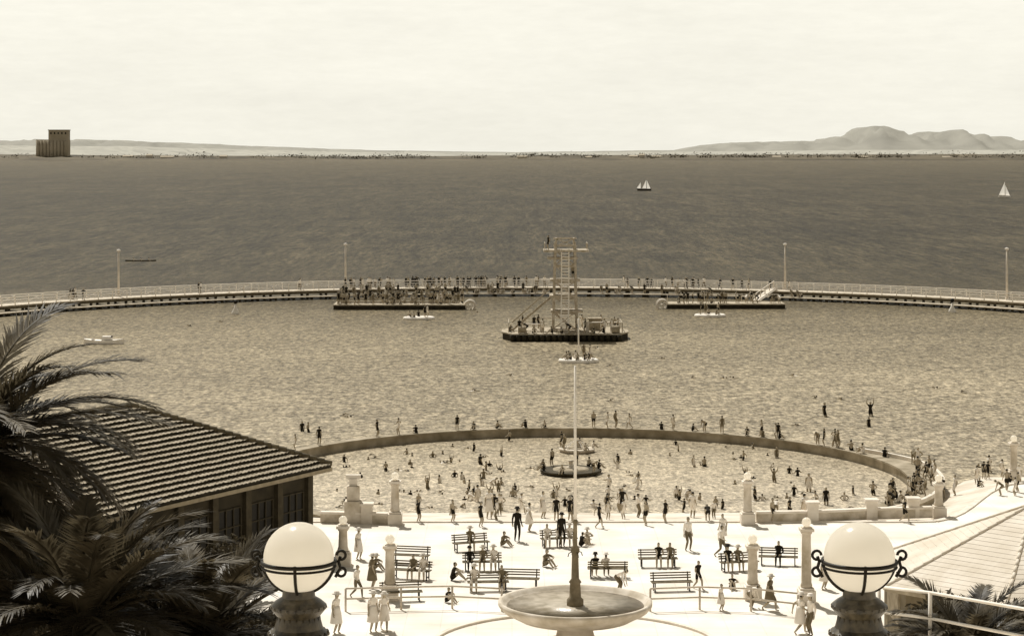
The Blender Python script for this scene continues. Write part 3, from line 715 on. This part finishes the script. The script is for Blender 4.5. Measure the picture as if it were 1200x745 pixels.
for i in range(8): slope(rf,oct_[i],oct_[(i+1)%8],ap,ap,row=.30,lip=.010,amp=.008,lip_mi=0)
rf=rf.build('roof',m_tile2,kk)
m=MB()
for o_ in oct_:
    for i in range(16): m.tube([o_.lerp(ap,i/16)+V((0,0,.02)),o_.lerp(ap,(i+1.1)/16)+V((0,0,.02))],[.07,.06],8)
m.build('ridge_tiles',m_tile2,rf); MB().lathe([(.25,0),(.3,.15),(.12,.3),(.2,.5),(.02,.8)],ap,12).build('finial',m_conc,rf)
m=MB()
for i in range(8): m.beam(oct_[i]-V((0,0,.1)),oct_[(i+1)%8]-V((0,0,.1)),.1,.16)
m.build('gutter',m_timber,rf)
m=MB(); m.lathe([(kr-.9,0),(kr-.9,kz-.05)],n=8,ph=PI/8,smooth=False); m.build('wall',mat('kiosk_wall',.14,.3,1.5),kk)
for i in range(8):
    a=i*PI/4; r=(kr-.9)*math.cos(PI/8)+.04; MB().box((0,0,0),(.08,2.4,1.3)).build('shutter',m_timber,kk,(r*math.cos(a),r*math.sin(a),2.),a)
# ---------------------------------------------------------------- pillars with balls
def pillar(h,label,loc):
    t=thing('ball_topped_pillar',label,'pillar',loc,0,'pale ball-topped pillars')
    MB().box((0,0,.3),(.75,.75,.6)).box((0,0,.65),(.62,.62,.1)).build('plinth',m_conc,t)
    MB().lathe([(.25,.7),(.27,.8),(.23,.9),(.2,h-.75),(.26,h-.68),(.26,h-.6)],n=16).build('shaft',m_stone,t)
    MB().box((0,0,h-.53),(.62,.62,.13)).box((0,0,h-.44),(.44,.44,.07)).build('capital',m_conc,t)
    MB().ball((0,0,h-.2),.21,14).build('ball_finial',m_globe,t)
    return t
for px,py,top,lb in ((463,614,553,'tall ball-topped pillar left of the pool waterline'),(876,614,553,'ball-topped pillar at right end of pool beach steps'),(457,702,626,'ball-topped pillar among the left-hand benches'),(882,702,626,'ball-topped pillar among the right-hand benches'),(402,662,604,'ball-topped pillar beside the left pavilion wall'),(945,706,606,'ball-topped pillar left of the kiosk'),(1100,604,553,'ball-topped pillar behind the kiosk roof'),(1188,556,503,'ball-topped pillar at the right edge beyond the kiosk')):
    c=P(px,py,0); c.z=gz(c.x,c.y); pillar((py-top)/F*c.y,lb,c)
def wall(label,pts,piers):
    t=thing('low_wall',label,'wall',(0,0,0))
    m=MB();m2=MB()
    for a,b in zip(pts,pts[1:]):
        a=V(a);b=V(b); m.beam(a+V((0,0,.25)),b+V((0,0,.25)),.3,.5); m2.beam(a+V((0,0,.56)),b+V((0,0,.56)),.42,.12)
    m.build('wall_body',m_stone,t); m2.build('coping',m_conc,t)
    for p in piers:
        p=V(p); MB().box((0,0,.5),(.6,.6,1.0)).box((0,0,1.06),(.75,.75,.12)).build('pier',m_conc,t,p)
wall('low pale wall with square piers right of the pool beach',[P(886,612),P(952,611),P(1021,608),P(1092,606)],[P(952,611),P(1021,608),P(1070,606)])
wall('low wall between the pavilion and left pillar',[P(376,612),P(420,613),P(455,614)],[P(430,613)])
c=P(414,612); t=thing('stepped_pylon','stepped pale pylon beside the pavilion roof corner','pylon',c)
MB().box((0,0,.6),(.9,.9,1.2)).build('base',m_stone,t); MB().box((0,0,1.6),(.65,.65,.8)).build('shaft',m_stone,t);MB().box((0,0,2.2),(.4,.4,.4)).box((0,0,2.5),(.8,.3,.2)).build('crown',m_conc,t)
# ---------------------------------------------------------------- benches
b0=thing('park_bench','x','bench',(0,0,0),0,'slatted benches on the promenade')
m=MB()
for i in range(4): m.box((0,-.20+i*.125,.43),(1.9,.085,.035))
m.build('seat',m_bench,b0)
m=MB()
for i in range(3): m.box((0,.24+i*.035,.56+i*.11),(1.9,.03,.06))
m.build('backrest',m_bench,b0)
for s in (-.8,.8):
    m=MB(); m.beam((s,-.2,0),(s,-.2,.41),.05,.05);m.beam((s,.2,0),(s,.22,.41),.05,.05);m.beam((s,.22,.41),(s,.32,.82),.05,.04);m.beam((s,-.24,.39),(s,.24,.39),.05,.04);m.beam((s,-.2,.12),(s,.2,.12),.04,.04); m.build('leg',m_dark,b0)
BN=[(552,645,.35,'leftmost of back row, set at an angle'),(481,660,-.2,'back one beside the left pillar'),(565,668,.05,'left of centre, middle'),(482,678,-.25,'beneath the left pillar, middle row'),(572,692,.08,'front row left of the fountain, left one'),(608,688,-.12,'front row left of the fountain, right one'),(655,640,.2,'behind the fountain pole'),(712,676,PI,'just right of the fountain column'),(771,664,.05,'rear right group'),(787,692,.12,'middle right group'),(866,668,.25,'behind the right pillar, left one'),(912,662,-.15,'behind the right pillar, right one'),(470,704,.15,'front left by the left pillar')]
for i,(px,py,rz,lb) in enumerate(BN):
    l='dark slatted bench on the pale promenade, '+lb
    if i==0: b0.location=P(px,py,.006); b0.rotation_euler.z=rz; b0['label']=l
    else: dup(b0,P(px,py,.006),rz,l)
    if R.random()<.8:
        ks=[0,1,2]; R.shuffle(ks)
        for k in ks[:R.choice([1,2,3])]:
            o=V((-.58+k*.58+R.uniform(-.08,.08),-.03,.006)); o.rotate(Matrix.Rotation(rz,3,'Z')); q=P(px,py,0)+o
            person(q,'sit',R.choice(['darkdress','dress','shirt','business','dark_suit','dress']),rz=rz+R.uniform(-.15,.15),zone='on bench '+('left of fountain' if px<640 else 'right of fountain'),near=True,hat=R.random()<.6,s=R.uniform(.88,.96))
for px,py,ps,of,rz,hat,s in ((606,634,'stand','business',2.9,True,1.03),(658,640,'stand','business',.4,True,1.0),(806,645,'stand','shirt',.5,False,1.02),(573,602,'stand','dress',.3,False,1),(563,617,'stand','dark_suit',1.,False,.8),(620,622,'stand','dress',2,False,.9),(636,600,'stand','dress',1,False,.9),(845,652,'walk','shirt',1.2,False,.95),(532,680,'squat','dark_suit',1.5,False,1),(640,664,'squat','darkdress',.8,False,1.),(847,636,'stand','dress',-.6,False,.9),(702,618,'walk','dark_suit',2.,False,.8),(757,615,'stand','trunks',-1,False,.8),(780,612,'stand','dark_suit',-1,False,.75),(818,690,'walk','dark_suit',.6,False,.8),(725,694,'bend','shirt',1,False,.9),(437,740,'stand','dress',.6,True,1.),(450,738,'walk','dress',.2,True,.96),(436,690,'stand','darkdress',2,True,.95),(418,700,'walk','shirt',1,False,.9),(905,612,'stand','trunks',1,False,.8),(925,608,'walk','dark_suit',1,False,.8),(672,612,'stand','dark_suit',1,False,.8),(530,612,'stand','trunks',1,False,.75),(490,612,'stand','dark_suit',1,False,.75),(420,655,'stand','dress',1,True,.9),(965,690,'stand','dress',1,True,.9),(1060,612,'walk','dark_suit',1,False,.8),(902,715,'walk','darkdress',1,True,.95),(845,715,'stand','dress',1,False,.7),(525,706,'squat','dark_suit',1,False,.8),(590,640,'squat','darkdress',1,False,.9),(440,668,'squat','darkdress',1,True,.9),(682,640,'squat','dark_suit',2,False,.85),(688,636,'squat','dress',0,True,.9),(858,690,'squat','dark_suit',0,False,.8),(880,712,'bend','shirt',2,False,.8),(394,742,'stand','dress',1,True,1.02),(938,742,'walk','dress',2,True,1.02),(950,744,'stand','shirt',-1,True,1.)):
    c=P(px,py,0); g=gz(c.x,c.y); c.z=g+.006 if g>=0 else g
    person(c,ps,of,rz=rz,zone='on the promenade '+('left of fountain' if px<640 else 'right of fountain'),near=True,hat=hat,s=s)
# build people
PEOPLE.sort(key=lambda d:d['loc'].y)
keep=PEOPLE[:300]; rest=PEOPLE[300:]
from collections import defaultdict
G=defaultdict(list)
for d in keep: G[(d['zone'],d['outfit'],d['pose'],d['hat'])].append(d)
for k,l in G.items():
    l.sort(key=lambda d:d['loc'].x/d['loc'].y)
    base='%s%s %s %s'%(OD[k[1]],' and hat' if k[3] else '',PD[k[2]],k[0])
    for i,d in enumerate(l): d['label']=base if len(l)==1 else base+', '+(ORD[i] if i<20 else 'last')+' from left'
for d in keep:
    if d['near']:
        t=thing('person',d['label'],'person',d['loc'],d['rz'],'people around the wading pool'); t.scale=(d['s'],)*3
        o=bpy.data.objects.new('body',pmesh(d['pose'],d['outfit'],True)); COL.objects.link(o); o.parent=t
        vs=_base[(d['pose'],True)][2]; hc=(vs[6][0]+vs[7][0])/2
        if d['hat']:
            m=MB()
            if 'dress' in d['outfit']: m.lathe([(.19,.015),(.2,.03),(.12,.055),(.115,.12),(.06,.155),(.001,.16)],hc,14)
            else: m.lathe([(.15,.03),(.155,.045),(.112,.05),(.105,.14),(.07,.15),(.001,.145)],hc,14)
            m.build('hat',m_suitl if 'dress' in d['outfit'] or d['outfit']=='shirt' else m_suitd,t)
        if 'dress' in d['outfit'] and d['pose'] in('stand','walk'):
            MB().lathe([(.145,1.12),(.17,1.0),(.2,.85),(.26,.45),(.261,.44),(.23,.46)],(0,0,0),14).build('skirt',m_suitl if d['outfit']=='dress' else m_suitm,t)
    else:
        o=bpy.data.objects.new('person',pmesh(d['pose'],d['outfit'],False)); COL.objects.link(o)
        o.location=d['loc'];o.rotation_euler=(0,0,d['rz']);o.scale=(d['s'],)*3; tag(o,d['label'],'person','people around the wading pool' if d['loc'].y<160 else 'bathers out on the bay')
if rest:
    bm=bmesh.new(); mats=[m_skin,m_suitd,m_suitl,m_suitm,m_hair]
    for d in rest:
        me=pmesh(d['pose'],d['outfit'],False).copy(); me.transform(Matrix.Translation(d['loc'])@Matrix.Rotation(d['rz'],4,'Z')@Matrix.Scale(d['s'],4))
        mp=[mats.index(x) for x in me.materials]
        for f in me.polygons: f.material_index=mp[f.material_index]
        bm.from_mesh(me); bpy.data.meshes.remove(me)
    me=bpy.data.meshes.new('crowd'); bm.to_mesh(me); bm.free()
    for x in mats: me.materials.append(x)
    o=bpy.data.objects.new('distant_crowd',me); COL.objects.link(o); tag(o,'distant crowd of tiny bathers on the boardwalk and far pontoons','crowd',kind='stuff')
print('people',len(PEOPLE),'cut at',keep[-1]['loc'].y)
# ---------------------------------------------------------------- fountain
fc=V((2.56,83,0)); t=thing('fountain','large round fountain bowl with central column and tall thin pole','fountain',fc)
MB().lathe([(1.3,0),(1.3,.25),(.8,.4),(.7,.8),(1.2,1.0),(2.3,1.2),(2.95,1.55),(3.12,1.75),(3.12,1.9),(2.98,1.9),(2.9,1.78),(2.6,1.62)],n=64).build('bowl',mat('fountain_render',.52,.25,1.5,bump=.3),t)
MB().lathe([(2.92,1.72),(.001,1.722)],n=48).build('bowl_water',mat('fountain_water',.36,.35,2.5,.3,.4,bump=.3),t)
MB().lathe([(.34,1.6),(.34,1.95),(.24,2.05),(.21,2.6),(.26,2.66),(.16,2.8),(.13,3.8),(.18,3.88),(.18,4.0),(.09,4.15),(.08,5.0),(.12,5.08),(.07,5.2)],n=20).build('column',mat('fountain_column',.2,.3,3.),t)
MB().tube([(0,0,5.2),(0,0,8.),(0,0,11.4)],[.07,.06,.045],10).build('pole',m_white,t)
m=MB()
for i in range(4):
    a=i*PI/2+.4; m.tube([(.14*math.cos(a),.14*math.sin(a),3.9),(.28*math.cos(a),.28*math.sin(a),3.84),(.32*math.cos(a),.32*math.sin(a),3.7)],.02,6)
m.build('spout',m_dark,t)
mb=MB().lathe([(5.8,0),(5.8,.10),(6.0,.10),(6.0,0)],fc,80,smooth=False)
mb.f=mb.f[:-2];mb.sm=mb.sm[:-2];mb.mi=mb.mi[:-2]
tag(mb.build('fountain_kerb',m_conc),'low circular concrete kerb around the fountain','kerb')
# ---------------------------------------------------------------- pipe railings
def rail(label,pts,h,r=.035,post=2.2,mt=m_white,nr=2):
    t=thing('pipe_railing',label,'railing',(0,0,0)); pts=[V(p) for p in pts]
    for k in range(nr): 
        z=h*(1-k*.45); MB().tube([p+V((0,0,z)) for p in pts],r,8).build('rail',mt,t)
    for a,b in zip(pts,pts[1:]):
        L=(b-a).length; n=max(1,round(L/post))
        for i in range(n): q=a.lerp(b,i/n); MB().tube([(0,0,-.3),(0,0,h)],r*1.2,8).build('post',mt,t,q)
    MB().tube([(0,0,-.3),(0,0,h)],r*1.2,8).build('post',mt,t,pts[-1])
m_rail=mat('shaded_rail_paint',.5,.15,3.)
rail('white pipe railing on the promenade left of the fountain',[P(405,716),P(470,714),P(530,713),P(588,716)],1.,.04,mt=m_rail)
rail('white pipe railing on the promenade right of the fountain',[P(762,716),P(820,714),P(880,716),P(935,722)],1.,.04,mt=m_rail)
def onhill(px,py_top,Y,h):
    q=PY(px,py_top,Y); q.z-=h; return q
rail('thick white pipe railing on the slope before the kiosk',[onhill(1030,687,41,1.1),onhill(1090,694,39.5,1.1),onhill(1205,714,37,1.1),onhill(1290,730,35,1.1)],1.1,.032,2.2,nr=2)
# ---------------------------------------------------------------- globe lamps
def globelamp(px,label):
    c=PY(px,653,16.); zg=gz(c.x,c.y)-.3; r=.275
    t=thing('globe_lamp',label,'lamp',(c.x,c.y,zg),0); hz=c.z-zg
    m=MB(); m.ball((0,0,hz),r,40); m.build('globe',m_globe,t)
    m=MB(); b=hz-r
    m.lathe([(.34,0),(.34,b-.75),(.36,b-.7),(.30,b-.6)],n=28); m.build('pedestal',mat('cast_pedestal',.10,.3,8.,bump=.3),t)
    m=MB(); m.lathe([(.20,b-.62),(.24,b-.56),(.24,b-.53),(.19,b-.50),(.175,b-.40),(.21,b-.37),(.225,b-.33),(.225,b-.30),(.19,b-.27),(.165,b-.18),(.19,b-.15),(.215,b-.12),(.215,b-.09),(.18,b-.06),(.13,b-.03),(.12,b+.05)],n=40,smooth=False)
    for i in range(20):
        a=2*PI*i/20; m.ball((.222*math.cos(a),.222*math.sin(a),b-.315),.022,8); m.ball((.208*math.cos(a),.208*math.sin(a),b-.105),.016,8)
        m.tube([(.18*math.cos(a),.18*math.sin(a),b-.49),(.17*math.cos(a),.17*math.sin(a),b-.39)],.012,6); m.tube([(.172*math.cos(a),.172*math.sin(a),b-.26),(.16*math.cos(a),.16*math.sin(a),b-.17)],.01,6)
    m.build('capital',mat('cast_iron_capital',.05,.7,14.,.4,.5),t)
    m=MB(); q=r+.012; zb=hz-.03
    m.tube([((q)*math.cos(2*PI*i/48),(q)*math.sin(2*PI*i/48),zb) for i in range(48)],.016,6,closed=True)
    m.tube([((q)*math.cos(2*PI*i/48),(q)*math.sin(2*PI*i/48),zb-.036) for i in range(48)],.010,6,closed=True)
    for k in range(4):
        a=k*PI/2-PI/2
        m.tube([(q*math.cos(a)*math.cos(e),q*math.sin(a)*math.cos(e),hz+q*math.sin(e)) for e in [-1.45+i*.14 for i in range(11)]],.013,6)
    for s in(-1,1):
        for dz,sg in ((.05,1),(-.08,-1)):
            m.tube([(s*(q+.045+.035*math.cos(u)),0,zb+dz+.035*math.sin(u)*sg) for u in [PI+i*-.5*1 for i in range(11)]],.012,6)
        m.tube([(s*q,0,zb-.12),(s*(q+.04),0,zb-.05),(s*(q+.025),0,zb),(s*(q+.04),0,zb+.04)],.014,6)
    m.build('scroll_bracket',m_dark,t)
globelamp(350,'large white globe lamp with dark scrolled bands at lower left')
globelamp(1007,'large white globe lamp with dark scrolled bands at lower right')
# ---------------------------------------------------------------- palms and shrubs
def frond(base,az,el0,Lf,droop,rr,wd):
    mb=MB(); pts=[];p=V(base);n=16; tw=rr.uniform(-.25,.25)
    for i in range(n+1):
        pts.append(p.copy()); e=el0-droop*(i/n)**1.3; a2=az+tw*i/n; h=V((math.cos(a2),math.sin(a2),0)); p=p+(h*math.cos(e)+V((0,0,math.sin(e))))*Lf/n
    mb.tube(pts,[.030*(1-.85*i/n)+.004 for i in range(n+1)],5)
    N=66
    for i in range(N):
        u=.10+.89*i/N; k=u*n; j=min(n-1,int(k)); f=k-j; q=pts[j].lerp(pts[j+1],f); t=(pts[j+1]-pts[j]).normalized()
        s=t.cross(V((0,0,1))).normalized(); upn=s.cross(t)
        ll=(.16+.50*math.sin(PI*min(1,u*.82+.12))**.8)*Lf/2.6
        for sg in(-1,1):
            d=(s*sg*(.85-.35*u)+t*(.6+.5*u)+upn*rr.uniform(.05,.35)+V((0,0,-.10))).normalized(); L2=ll*rr.uniform(.75,1.1)
            wv=d.cross(upn).normalized()*wd
            a=q; m1=q+d*L2*.45; tip=q+d*L2+V((0,0,-.12*L2))
            mb.add([a-wv*.4,a+wv*.4,m1+wv,m1-wv,tip],[(0,1,2,3),(3,2,4)])
    return mb
def palm(label,crown,nf,Lf,seed,trunk_r=.3,els=(-.5,1.3),dr=.7,wd=.020):
    rr=random.Random(seed); c=V(crown); g=gz(c.x,c.y)-.3
    t=thing('palm_tree',label,'palm tree',(c.x,c.y,g)); h=c.z-g
    m=MB(); k=max(4,int(h/.15)); prof=[]
    for i in range(k): prof+=[(trunk_r*1.08,h*i/k),(trunk_r*.93,h*(i+.9)/k)]
    m.lathe(prof,n=14); m.ball((0,0,h),trunk_r*1.2,14); m.build('trunk',m_trunk,t)
    for i in range(nf):
        az=i*2.39996+rr.uniform(-.2,.2); u=(i+.5)/nf; el=els[1]-(els[1]-els[0])*u+rr.uniform(-.12,.12)
        fr=frond((.15*math.cos(az),.15*math.sin(az),h),az,el,Lf*rr.uniform(.8,1.08),dr+rr.uniform(0,.45)+.2*(1-u),rr,wd); fr.build('frond',m_leaf,t)
palm('large dark palm with long arching fronds at left edge',PY(-42,525,26),98,2.35,3,els=(-1.1,1.2),dr=.7)
palm('dark low palm with spiky fronds at bottom left',PY(95,725,24),56,2.0,8,els=(-.3,1.4),dr=.6,wd=.017)
palm('second low spiky palm between left palm and left globe lamp',PY(235,750,25),40,1.5,5,els=(-.2,1.4),dr=.5,wd=.015)
palm('small dark palm at the lower right before the kiosk',PY(1135,765,40),40,1.9,6,.2,els=(-.2,1.3))
def shrub(label,loc,rx,rz_,n,seed,ls=.16,name='shrub'):
    rr=random.Random(seed); t=thing(name,label,'shrub',loc); m=MB()
    for q in range(14):
        a=rr.uniform(0,2*PI);m.tube([(0,0,0),(rx*.3*math.cos(a),rx*.3*math.sin(a),rz_*.5),(rx*.7*math.cos(a),rx*.7*math.sin(a),rz_*rr.uniform(.8,1.4))],[.06,.04,.015],5)
    m.build('stems',m_trunk,t); m=MB()
    cl=[(rr.uniform(-.6,.6)*rx,rr.uniform(-.6,.6)*rx,rz_*rr.uniform(.3,1.35),rr.uniform(.3,.55)*rx) for _ in range(16)]
    for i in range(n):
        cx,cy,cz,cr=rr.choice(cl); d=V((rr.gauss(0,1),rr.gauss(0,1),rr.gauss(0,1))).normalized()*cr*rr.uniform(.5,1.08)
        p=V((cx,cy,cz))+d; p.z=max(.05,p.z); a=V((rr.gauss(0,1),rr.gauss(0,1),rr.gauss(0,1))).normalized(); b=a.cross(V((rr.gauss(0,1),rr.gauss(0,1),1))).normalized()
        s=ls*rr.uniform(.6,1.3); m.add([p-a*s,p+b*s*.35,p+a*s,p-b*s*.35],[(0,1,2,3)])
    m.build('foliage',m_leaf2,t)
SH=[(-12.8,88,2.,2.0,'dark leafy shrub below the pavilion eave, nearest the pillar'),(-16,84,2.6,2.6,'dark leafy shrub below the pavilion, mid left'),(-19.5,80,2.8,3.,'dark leafy shrub below the pavilion behind the palms'),(-9.8,83,1.4,.7,'low dark shrub behind the left globe lamp'),(-11.5,74,2.,1.8,'dark shrub on the slope beside the left globe lamp'),(-15,68,2.8,2.5,'large dark shrub on the slope at bottom left')]
for i,(x,y,rx,h,lb) in enumerate(SH): shrub(lb,(x,y,gz(x,y)),rx,h,5200,20+i)
for i,(px,pyt,Y,rx,lb) in enumerate(((1100,706,58,1.2,'dark shrub below the kiosk roof, left one'),(1150,712,56,1.5,'dark shrub below the kiosk roof, middle one'),(1205,712,57,1.6,'dark shrub below the kiosk roof at right edge'))):
    top=PY(px,pyt,Y); g=gz(top.x,top.y); shrub(lb,(top.x,top.y,g),rx,(top.z-g)/1.8,4200,40+i)
# ---------------------------------------------------------------- light
w=bpy.data.worlds.new('World'); SC.world=w; w.use_nodes=True; nt=w.node_tree;N=nt.nodes;L=nt.links
EL=math.radians(56);AZ=math.radians(-24)
sk=N.new('ShaderNodeTexSky');sk.sky_type='NISHITA';sk.sun_disc=False;sk.sun_elevation=EL;sk.sun_rotation=AZ;sk.dust_density=1.;sk.air_density=1.
bw_=N.new('ShaderNodeRGBToBW');L.new(sk.outputs[0],bw_.inputs[0])
tc=N.new('ShaderNodeTexCoord');sz=N.new('ShaderNodeSeparateXYZ');L.new(tc.outputs['Generated'],sz.inputs[0])
hz=N.new('ShaderNodeMapRange');hz.interpolation_type='SMOOTHSTEP';hz.inputs['From Min'].default_value=.09;hz.inputs['From Max'].default_value=.30;hz.inputs['To Min'].default_value=1;hz.inputs['To Max'].default_value=0;L.new(sz.outputs['Z'],hz.inputs[0])
hv=N.new('ShaderNodeMapRange');hv.inputs['From Min'].default_value=0;hv.inputs['From Max'].default_value=.08;hv.inputs['To Min'].default_value=8.7;hv.inputs['To Max'].default_value=9.4;L.new(sz.outputs['Z'],hv.inputs[0])
mu=hv.outputs[0]
for sc_,rng in (((6,6,40),.04),((60,60,260),.025)):
    cm=N.new('ShaderNodeMapping');cm.inputs['Scale'].default_value=sc_;L.new(tc.outputs['Generated'],cm.inputs[0])
    cn=N.new('ShaderNodeTexNoise');cn.inputs['Scale'].default_value=1.2;cn.inputs['Detail'].default_value=10;cn.inputs['Roughness'].default_value=.65;L.new(cm.outputs[0],cn.inputs['Vector'])
    c2=N.new('ShaderNodeMapRange');c2.inputs['From Min'].default_value=.3;c2.inputs['From Max'].default_value=.7;c2.inputs['To Min'].default_value=1-rng;c2.inputs['To Max'].default_value=1+rng;L.new(cn.outputs['Fac'],c2.inputs[0])
    mm=N.new('ShaderNodeMath');mm.operation='MULTIPLY';L.new(mu,mm.inputs[0]);L.new(c2.outputs[0],mm.inputs[1]);mu=mm.outputs[0]
m1=N.new('ShaderNodeMix');m1.data_type='FLOAT';L.new(hz.outputs[0],m1.inputs[0]);L.new(bw_.outputs[0],m1.inputs[2]);L.new(mu,m1.inputs[3])
mx=N.new('ShaderNodeMix');mx.data_type='RGBA';mx.blend_type='MULTIPLY';mx.inputs[0].default_value=1;L.new(m1.outputs[0],mx.inputs[6]);mx.inputs[7].default_value=(1.03,1.,.88,1)
bg=N['Background'];L.new(mx.outputs[2],bg.inputs[0]);bg.inputs[1].default_value=.1
sv=V((math.sin(AZ)*math.cos(EL),math.cos(AZ)*math.cos(EL),math.sin(EL)))
l=bpy.data.lights.new('sun','SUN');l.energy=4.6;l.angle=math.radians(.5);l.color=(1,.975,.92);lo=bpy.data.objects.new('sun',l);COL.objects.link(lo);lo.rotation_euler=sv.to_track_quat('Z','Y').to_euler()
SC.view_settings.view_transform='Standard';SC.view_settings.look='None';SC.view_settings.exposure=0
c=bpy.data.cameras.new('camera');co=bpy.data.objects.new('camera',c);COL.objects.link(co);co.location=(0,0,H);co.rotation_euler=(PI/2,0,0)
c.sensor_width=36;c.lens=36*F/1200;c.shift_y=-(372.5-HY)/1200;c.clip_start=.5;c.clip_end=80000;SC.camera=co
